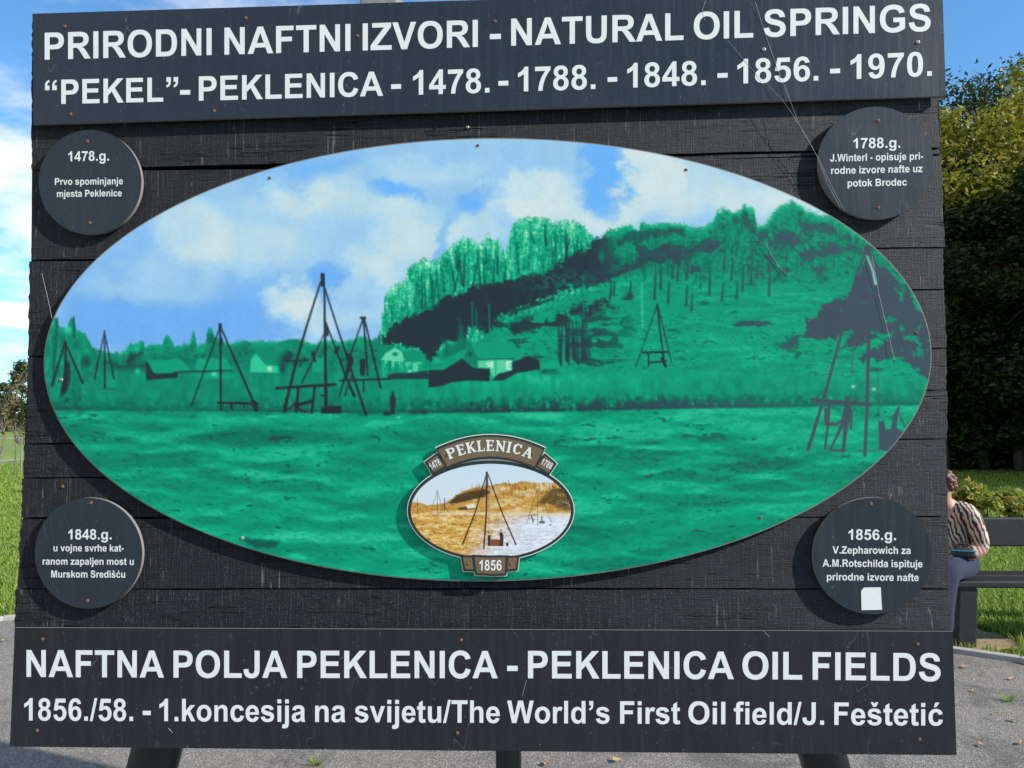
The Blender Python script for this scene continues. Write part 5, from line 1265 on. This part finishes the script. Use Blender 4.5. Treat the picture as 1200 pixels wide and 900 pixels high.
# dark handbag with a teal edge on her lap
def handbag():
    loc = Vector((.11, -.215, hz + .145)); Mw = woman.matrix_basis
    bm = bmesh.new(); add_box(bm, (0, 0, 0), (.15, .09, .07), None, .025)
    for v in bm.verts:
        if v.co.z > 0: v.co.x *= .82; v.co.y *= .8
    root = empty('handbag', Mw @ Vector((.15, -.22, hz + .10)), R(-22))
    tag(root, 'small black handbag with a teal edge held on the lap of the seated woman', 'handbag')
    bm_obj('bag_body', bm, M_DARK, root, True)
    bm = bmesh.new(); add_box(bm, (0, 0, .016), (.142, .082, .007), None, .003); bm_obj('trim', bm, M_TEAL, root)
    V = []; F = []; pts = [Vector((.05 * math.cos(t), 0, .028 + .03 * math.sin(t))) for t in [math.pi * k / 10 for k in range(11)]]
    tube(V, F, pts, [.006] * 11, 8); mesh_obj('strap', V, F, M_DARK, root, True)
handbag()
# ---------------------------------------------------------------- foliage
def m_leaf(name, cols, trans=.35):
    n = NT(name); n.set(.55, .3)
    gi = n.node('ShaderNodeNewGeometry'); c = n.ramp(gi.outputs['Random Per Island'], [(i / (len(cols) - 1), c) for i, c in enumerate(cols)])
    n.base(c)
    tr = n.node('ShaderNodeBsdfTranslucent'); n.link(c, tr.inputs[0]); mx = n.node('ShaderNodeMixShader'); mx.inputs[0].default_value = trans
    out = n.N['Material Output']; n.link(n.p.outputs[0], mx.inputs[1]); n.link(tr.outputs[0], mx.inputs[2]); n.link(mx.outputs[0], out.inputs[0]); return n.m
M_LY = m_leaf('yellow_green_leaves', [(.15, .175, .016), (.26, .245, .02), (.09, .12, .016), (.36, .30, .026), (.15, .17, .02)])
M_LG = m_leaf('green_leaves', [(.022, .042, .012), (.040, .064, .014), (.015, .030, .009), (.060, .085, .018)])
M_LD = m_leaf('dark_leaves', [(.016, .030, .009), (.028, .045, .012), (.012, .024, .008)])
M_LB = m_leaf('bush_leaves', [(.26, .25, .03), (.14, .18, .025), (.38, .33, .05), (.10, .15, .02)])
M_LB2 = m_leaf('brown_leaves', [(.16, .12, .05), (.22, .16, .06), (.10, .08, .03)])
M_BARK = simple_mat('bark', (.085, .065, .048), .9, .4, 14, .02)
M_BARKP = simple_mat('pale_bark', (.14, .115, .09), .9, .35, 14, .02)

def leaf_mesh(name, clumps, n, size, mat, seed, droop=0.0, long=1.6):
    """leaf quads scattered through clumps; clumps: (centre, radii)"""
    g = np.random.default_rng(seed)
    vol = np.array([r[0] * r[1] * r[2] for _, r in clumps]) ** .75; idx = g.choice(len(clumps), n, p=vol / vol.sum())
    C = np.array([c for c, _ in clumps])[idx]; Rr = np.array([r for _, r in clumps])[idx]
    d = g.normal(size=(n, 3)); d /= np.linalg.norm(d, axis=1)[:, None]
    rad = g.random(n) ** .42
    P = C + d * rad[:, None] * Rr * (1 + .22 * g.normal(size=(n, 1)) * .6)
    nrm = d * .8 + g.normal(size=(n, 3)) * .75 + np.array([0, 0, .5]); nrm /= np.linalg.norm(nrm, axis=1)[:, None]
    u = np.cross(nrm, g.normal(size=(n, 3))); u /= np.linalg.norm(u, axis=1)[:, None]; u[:, 2] -= droop; w = np.cross(nrm, u)
    s = size * (0.55 + .9 * g.random(n))[:, None]
    V = np.stack([P - u * s * long * .5, P + w * s * .42, P + u * s * long * .5, P - w * s * .42], 1).reshape(-1, 3)
    me = bpy.data.meshes.new(name); me.vertices.add(n * 4); me.vertices.foreach_set('co', V.reshape(-1).astype(np.float32))
    me.loops.add(n * 4); me.loops.foreach_set('vertex_index', np.arange(n * 4, dtype=np.int32))
    me.polygons.add(n); me.polygons.foreach_set('loop_start', np.arange(0, n * 4, 4, dtype=np.int32)); me.update(calc_edges=True)
    me.materials.append(mat); return me

def crown_clumps(h0, h1, rad, n, seed, top=1.0):
    r = random.Random(seed); out = []
    for k in range(n):
        t = r.random(); z = h0 + (h1 - h0) * t
        env = rad * (math.sin(math.pi * (0.12 + .80 * t)) ** .7) * top
        a = r.uniform(0, 2 * math.pi); q = env * math.sqrt(r.random())
        s = r.uniform(.55, 1.15) * rad * .36
        out.append(((q * math.cos(a), q * math.sin(a), z), (s, s, s * r.uniform(.55, .85))))
    return out
def trunk_mesh(name, h, r0, clumps, mat, seed, lean=.04, limbs=9):
    rnd = random.Random(seed); V = []; F = []
    pts = [Vector((lean * h * (k / 9) ** 1.4 * math.cos(seed) + rnd.uniform(-.05, .05), lean * h * (k / 9) * math.sin(seed) + rnd.uniform(-.05, .05), h * k / 9 - .1)) for k in range(10)]
    tube(V, F, pts, [r0 * (1 - .085 * k) for k in range(10)], 8)
    cl = sorted(clumps, key=lambda c: -c[1][0])[:limbs]
    for c, rr in cl:
        zb = min(h * .9, max(h * .25, c[2] * .62)); i = min(8, int((zb + .1) / h * 9)); a = pts[i].lerp(pts[i + 1], .5); b = Vector(c)
        m1 = a.lerp(b, .45) + Vector((rnd.uniform(-.3, .3), rnd.uniform(-.3, .3), .25))
        tube(V, F, [a, m1, b], [r0 * .42, r0 * .25, r0 * .08], 6)
    me = bpy.data.meshes.new(name); me.from_pydata([tuple(v) for v in V], [], F); me.materials.append(mat); me.shade_smooth(); return me
def tree(name, x, y, rz, s, crown, trunk, label, cat, group=None):
    r = empty(name, (x, y, 0), rz); r.scale = (s[0], s[0], s[1]); tag(r, label, cat, group)
    link(bpy.data.objects.new('trunk', trunk), r); link(bpy.data.objects.new('crown', crown), r); return r

# forest kinds, shared meshes
kinds = []
for i, (mat, h, rad, nl) in enumerate(((M_LY, 12.5, 3.3, 26000), (M_LY, 11.5, 3.8, 26000), (M_LG, 12.5, 3.4, 22000), (M_LG, 13.5, 3.0, 20000))):
    cl = crown_clumps(1.2, h, rad, 46, 20 + i); kinds.append((leaf_mesh('crown', cl, nl, .115, mat, 30 + i), trunk_mesh('trunk', h * .86, .17, cl, M_BARK, 40 + i)))
cl = crown_clumps(5.5, 14.5, 3.0, 30, 77); wisp = (leaf_mesh('crown', cl, 7500, .10, M_LG, 78), trunk_mesh('trunk', 13.2, .17, cl, M_BARK, 79, .03, 16))
G = 'trees of the forest edge'
def fx(px, Y): return bp(px, 500, Y).x
spots = [(1098, 22.5, 0, (.95, .90), 'yellow-green leafy tree closest to the edge of the sign, front of the wood'),
         (1141, 22.0, 1, (1.0, .96), 'bright yellow-green round-crowned tree in the front of the wood'),
         (1190, 22.6, 0, (1.0, .99), 'yellow-green tree in the front of the wood at the right edge of the view'),
         (1118, 27.0, 2, (1.0, .97), 'green tree in the second rank, between the two crowns nearest the sign'),
         (1168, 27.5, 3, (1.0, .98), 'taller green tree in the second rank of the wood, right of the roundest yellow crown'),
         (1108, 19.6, 2, (.85, .57), 'low dark green tree at the foot of the wood nearest the sign'), (1150, 19.9, 3, (.95, .55), 'low dark green tree at the foot of the wood behind the bench'),
         (1196, 19.5, 2, (.9, .60), 'low dark green tree at the foot of the wood at the right edge'), (1250, 19.0, 3, (1.0, .62), 'low dark green tree at the foot of the wood beyond the right edge'),
         (1240, 23.5, 1, (1.05, .80), 'wide yellow-green tree just beyond the right edge of the view'), (1295, 24.0, 2, (1.1, .70), 'broad green tree second beyond the right edge of the view'), (1055, 24.5, 2, (1.0, .93), 'green tree partly hidden by the right side of the sign'), (1005, 26.0, 1, (1.0, .9), 'yellow-green tree wholly behind the right side of the sign'),
         (1360, 21.0, 3, (1.1, .74), 'tall green tree third beyond the right edge of the view'), (1430, 19.0, 0, (1.15, .80), 'yellow-green tree fourth beyond the right edge, nearer the lawn'), (1500, 16.5, 2, (1.15, .80), 'low green tree fifth beyond the right edge, nearer the lawn'), (1590, 14.5, 3, (1.2, .80), 'green tree sixth beyond the right edge of the view'), (1700, 13.5, 1, (1.2, .9), 'yellow-green tree at the near end of the row on the far right'),
         (960, 28, 3, (1.0, .85), 'green tree far back behind the sign'), (1215, 30, 3, (1.1, .85), 'dark green tree in the back rank just beyond the right edge'), (1325, 29, 3, (1.1, .75), 'dark green tree in the back rank farther to the right'), (915, 31, 2, (1.0, .8), 'lowest green tree at the left end of the wood behind the sign')]
rt = random.Random(6)
for px, Y, k, s, lab in spots:
    tree('forest_tree', fx(px, Y), Y, rt.uniform(0, 6), s, *kinds[k], lab or 'leafy woodland tree of the dense row reaching beyond the view', 'tree', G)
tree('tall_tree', fx(1186, 25.5), 25.5, 1.0, (.95, 1.0), *wisp, 'tallest thin-leaved tree rising above the yellow-green crowns at the right edge', 'tree', G)
# undergrowth at the foot of the wood: nobody could count it
def undergrowth():
    r = random.Random(12); cl = []
    for k in range(150):
        px = r.uniform(900, 1460); Y = r.uniform(19.5, 25) - max(0, (px - 1230)) * .028
        h = r.uniform(.5, 1.5) if r.random() < .7 else r.uniform(1.6, 3.4)
        cl.append(((fx(px, Y), Y + (.8 if h > 1.5 else 0), h * .55), (r.uniform(.6, 1.2), r.uniform(.5, .9), h * .6)))
    o = link(bpy.data.objects.new('undergrowth', leaf_mesh('undergrowth', cl, 60000, .085, M_LG, 5)))
    tag(o, 'tangle of dark green undergrowth along the foot of the wood', 'undergrowth', kind='stuff')
undergrowth()
# dark wall of foliage deep in the wood
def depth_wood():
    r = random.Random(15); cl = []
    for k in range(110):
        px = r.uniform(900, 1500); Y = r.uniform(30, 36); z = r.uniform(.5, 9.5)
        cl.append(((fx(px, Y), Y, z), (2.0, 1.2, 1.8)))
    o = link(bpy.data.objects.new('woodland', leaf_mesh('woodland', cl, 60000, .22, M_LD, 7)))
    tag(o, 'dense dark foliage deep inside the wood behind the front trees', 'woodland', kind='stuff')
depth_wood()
# low yellow-green bushes on the lawn behind the bench
def bush(px, py, w, h, seed, label, dens=1.0):
    b = gp(px, py); r = random.Random(seed)
    root = empty('bush', (b.x, b.y, 0)); tag(root, label, 'bush', 'yellow-green bushes on the lawn')
    cl = []; V = []; F = []
    for k in range(11):
        a = r.uniform(0, 2 * math.pi); q = w * .5 * math.sqrt(r.random()); z = h * r.uniform(.35, .95); x_, y_ = q * math.cos(a), q * math.sin(a) * .7
        cl.append(((x_, y_, z), (w * .15, w * .15, h * .17))); tube(V, F, [Vector((x_ * .2, y_ * .2, -.02)), Vector((x_ * .6, y_ * .6, z * .6)), Vector((x_, y_, z + .06))], [.012, .008, .003], 5)
    link(bpy.data.objects.new('leaves', leaf_mesh('leaves', cl, int(900 * dens), .055, M_LB, seed)), root); mesh_obj('stems', V, F, M_BARK, root)
bush(1130, 622, .95, .68, 1, 'low yellow-green bush right beside the seated woman'); bush(1160, 624, .9, .62, 2, 'low yellow-green bush in the middle behind the bench backrest')
bush(1194, 628, .7, .50, 3, 'sparse yellow-green bush at the right edge behind the bench', .6); bush(1235, 628, .8, .5, 5, 'low yellow-green bush beyond the right edge of the view')
bush(1090, 622, .8, .6, 6, 'low yellow-green bush hidden behind the right side of the sign')

# ---------------------------------------------------------------- left side
def bare_tree(px, Y, h, seed, label, r0=.09, name='bare_tree'):
    """leafless tree: every limb forks again and again"""
    rnd = random.Random(seed); V = []; F = []
    def grow(p, d, L, r, depth):
        n = 3; pts = [p]; dd = d.copy()
        for k in range(n):
            dd = (dd + Vector((rnd.uniform(-.22, .22), rnd.uniform(-.22, .22), rnd.uniform(-.04, .12)))).normalized(); pts.append(pts[-1] + dd * L / n)
        tube(V, F, pts, [r * (1 - .13 * k) for k in range(n + 1)], 5 if depth else 8, False)
        if depth >= 5: return
        for q in range(rnd.choice((2, 3, 3))):
            i = rnd.choice((1, 2, 3)) if q else 3
            nd = (dd + Vector((rnd.uniform(-.9, .9), rnd.uniform(-.9, .9), rnd.uniform(-.25, .55)))).normalized()
            grow(pts[i], nd, L * rnd.uniform(.58, .80), max(r * .58, .006), depth + 1)
    root = empty(name, (fx(px, Y), Y, 0)); tag(root, label, 'tree')
    grow(Vector((0, 0, -.1)), Vector((.03, 0, 1)), h * .30, r0, 0)
    mesh_obj('trunk', V, F, M_BARKP, root, True); tips = [v for v in V[::37]]
    cl = [((v.x, v.y, v.z), (.12, .12, .12)) for v in tips if v.z > h * .35]
    link(bpy.data.objects.new('leaves', leaf_mesh('leaves', cl, 420, .06, M_LB2, seed)), root)
bare_tree(-6, 18.0, 4.4, 5, 'nearly bare pale-barked tree with spreading twigs at the left edge of the view', .05)
def conifer(px, Y, h, rad, seed, label):
    r = random.Random(seed); cl = []
    for k in range(40):
        t = r.random(); z = .3 + (h - .3) * t; q = rad * (1 - t) ** .7 * r.uniform(.3, 1); a = r.uniform(0, 6.28); cl.append(((q * math.cos(a), q * math.sin(a), z), (.1 * h, .1 * h, .075 * h)))
    c = leaf_mesh('crown', cl, 9000, .16, M_LG, seed); t_ = trunk_mesh('trunk', h * .9, .12, cl, M_BARK, seed, .01, 4)
    tree('evergreen', fx(px, Y), Y, 0, (1, 1), c, t_, label, 'tree', 'evergreens beyond the left lawn')
conifer(24, 98, 9.2, 2.6, 51, 'taller dark evergreen behind the bare tree, close to the edge of the sign'); conifer(4, 104, 6.6, 3.2, 52, 'lower dark evergreen at the left edge of the view')
conifer(60, 100, 9.5, 3.6, 53, 'dark evergreen hidden behind the left side of the sign'); conifer(-50, 106, 8.5, 3.8, 54, 'dark evergreen beyond the left edge of the view')
# far line of trees on the horizon
def far_line():
    r = random.Random(31); cl = []
    for k in range(260):
        x = r.uniform(-170, 60); cl.append(((x, 118 + r.uniform(-6, 6), r.uniform(.6, 4.2)), (3.6, 2.0, 1.9)))
    o = link(bpy.data.objects.new('treeline', leaf_mesh('treeline', cl, 42000, .55, M_LG, 9)))
    tag(o, 'far low line of trees along the horizon beyond the field', 'treeline', kind='stuff')
far_line()
# sapling with its stake and a white marker post
def sapling():
    b = gp(17, 557); root = empty('sapling', (b.x, b.y, 0)); tag(root, 'thin young tree planted on the left lawn', 'tree')
    rnd = random.Random(9); V = []; F = []; tube(V, F, [Vector((0, 0, -.05)), Vector((.02, 0, .7)), Vector((-.01, 0, 1.5))], [.022, .017, .008], 6)
    cl = []
    for k in range(14):
        z = rnd.uniform(.55, 1.4); a = rnd.uniform(0, 6.28); q = rnd.uniform(.2, .5); e = Vector((q * math.cos(a), q * math.sin(a), z + .3)); tube(V, F, [Vector((0, 0, z)), e], [.009, .003], 4); cl.append((tuple(e), (.13, .13, .13)))
    mesh_obj('trunk', V, F, M_BARKP, root); link(bpy.data.objects.new('leaves', leaf_mesh('leaves', cl, 260, .05, M_LB2, 4)), root)
    b = gp(19, 557); st_ = empty('stake', (b.x + .35, b.y - .3, 0)); tag(st_, 'thin pale stake standing beside the young tree', 'stake')
    V = []; F = []; tube(V, F, [Vector((0, 0, -.1)), Vector((0, 0, 1.05))], [.022, .02], 6); mesh_obj('pole', V, F, M_GREY, st_)
    V = []; F = []; tube(V, F, [Vector((0, 0, 1.05)), Vector((0, 0, 1.09))], [.026, .012], 6); mesh_obj('cap', V, F, M_GREY, st_)
sapling()
def marker():
    b = gp(17.5, 501); root = empty('marker_post', (b.x, b.y, 0)); tag(root, 'short white post by the far field road on the left', 'post')
    bm = bmesh.new(); add_box(bm, (0, 0, .65), (.28, .28, 1.3), None, .04); bm_obj('post', bm, M_WHITE, root)
    bm = bmesh.new(); add_box(bm, (0, 0, 1.34), (.34, .34, .08), None, .02); bm_obj('cap', bm, M_CONC, root)
marker()

# ---------------------------------------------------------------- grass blades, leaves and tufts
M_BLADE = m_leaf('grass_blades', [(.13, .24, .025), (.20, .31, .04), (.27, .34, .06), (.09, .18, .02), (.32, .34, .11)], .4)
EX = np.array([p.x for p in ED]); EY = np.array([p.y for p in ED]); o_ = np.argsort(EX); EX = EX[o_]; EY = EY[o_]
def blades(name, regions, seed, label):
    g = np.random.default_rng(seed); P = []; H = []
    for (x0, x1, y0, y1, n, h) in regions:
        x = g.uniform(x0, x1, n); y = y0 + (y1 - y0) * g.random(n) ** 1.3
        keep = y > np.interp(x, EX, EY) + .07
        P.append(np.stack([x[keep], y[keep]], 1)); H.append(np.full(keep.sum(), h) * (0.5 + g.random(keep.sum())))
    P = np.concatenate(P); H = np.concatenate(H); n = len(P)
    s = gp(1142, 748); dd = ((P[:, 0] - s.x) / .24) ** 2 + ((P[:, 1] - s.y) / .36) ** 2; H = np.where(dd < 1, H * .15, H)
    a = g.uniform(0, 2 * math.pi, n); w = .006 + .006 * g.random(n); dx = np.cos(a) * w; dy = np.sin(a) * w; lean = g.normal(0, .45, (n, 2)) * H[:, None]
    dist = np.hypot(P[:, 0], P[:, 1] + 2.3); sc_ = np.clip(dist / 6, 1, 4); dx *= sc_; dy *= sc_
    z0 = np.full(n, -.012)
    V = np.stack([np.stack([P[:, 0] - dx, P[:, 1] - dy, z0], 1), np.stack([P[:, 0] + dx, P[:, 1] + dy, z0], 1), np.stack([P[:, 0] + lean[:, 0], P[:, 1] + lean[:, 1], H], 1)], 1).reshape(-1, 3)
    me = bpy.data.meshes.new(name); me.vertices.add(n * 3); me.vertices.foreach_set('co', V.reshape(-1).astype(np.float32)); me.loops.add(n * 3); me.loops.foreach_set('vertex_index', np.arange(n * 3, dtype=np.int32))
    me.polygons.add(n); me.polygons.foreach_set('loop_start', np.arange(0, n * 3, 3, dtype=np.int32)); me.update(calc_edges=True); me.materials.append(M_BLADE)
    o = link(bpy.data.objects.new(name, me)); tag(o, label, 'grass', kind='stuff')
blades('grass', [(1.2, 9.0, 1.5, 9.5, 210000, .050), (4, 16, 9, 20, 70000, .055), (-9.5, -1.6, 1.8, 11, 190000, .050), (-19, -4, 10, 30, 120000, .06), (-2, 2, 3, 8, 30000, .05)], 3, 'short mown lawn grass around the asphalt')
def ground_bits():
    LL = ['tan leaf on the asphalt, first below the kerb right of the sign', 'tan leaf on the asphalt farther right, just below the kerb', 'dry leaf on the asphalt close to the lower right corner of the sign', 'dry leaf at the right edge, in the middle of the asphalt',
          'lowest dry leaf on the asphalt right of the sign', 'leaf on the asphalt left of the leaf at the right edge', 'leaf on the asphalt in the lower right corner of the view', 'leaf on the asphalt directly under the bench leg by the kerb',
          'leaf on the asphalt left of the sign', 'leaf on the asphalt under the sign, right of the middle post', 'leaf on the asphalt under the sign, between the middle and right posts']
    rnd = random.Random(21); ML = simple_mat('fallen_leaf', (.42, .28, .12), .7, .3, 60); ML2 = simple_mat('dry_leaf', (.26, .15, .07), .7, .3, 60)
    for k, (px, py) in enumerate(((1153, 792), (1185, 797), (1142, 811), (1188, 846), (1150, 875), (1167, 838), (1196, 873), (1130, 783), (4, 752), (640, 897), (722, 893))):
        b = gp(px, py); r = rnd.uniform(.010, .020); V = []; F = []
        n = 9; V.append((0, 0, .010))
        for q in range(n):
            t = 2 * math.pi * q / n; rr = r * (1 if q % 2 else .72); V.append((rr * 1.5 * math.cos(t), rr * math.sin(t), .004 + .012 * abs(math.sin(t * 1.5 + k))))
        for q in range(n): F.append((0, 1 + q, 1 + (q + 1) % n))
        o = mesh_obj('fallen_leaf', V, F, ML if k % 3 else ML2); o.location = (b.x, b.y, .003); o.rotation_euler = (0, 0, rnd.uniform(0, 6))
        tag(o, LL[k], 'leaf', 'fallen leaves on the asphalt')
    for px, py, lab in ((370, 896, 'small green grass tuft growing from the asphalt between the posts'), (1181, 822, 'little green weed growing from the asphalt on the right')):
        b = gp(px, py); V = []; F = []
        for k in range(46):
            a = rnd.uniform(0, 6.28); q = rnd.uniform(0, .025); x, y = q * math.cos(a), q * math.sin(a); L = rnd.uniform(.03, .075); i = len(V); w = .0025
            V += [(x - w * math.sin(a), y + w * math.cos(a), 0), (x + w * math.sin(a), y - w * math.cos(a), 0), (x + L * .8 * math.cos(a), y + L * .8 * math.sin(a), L * rnd.uniform(.4, .9))]; F.append((i, i + 1, i + 2))
        o = mesh_obj('weed', V, F, M_BLADE); o.location = (b.x, b.y, 0); tag(o, lab, 'weed')
ground_bits()
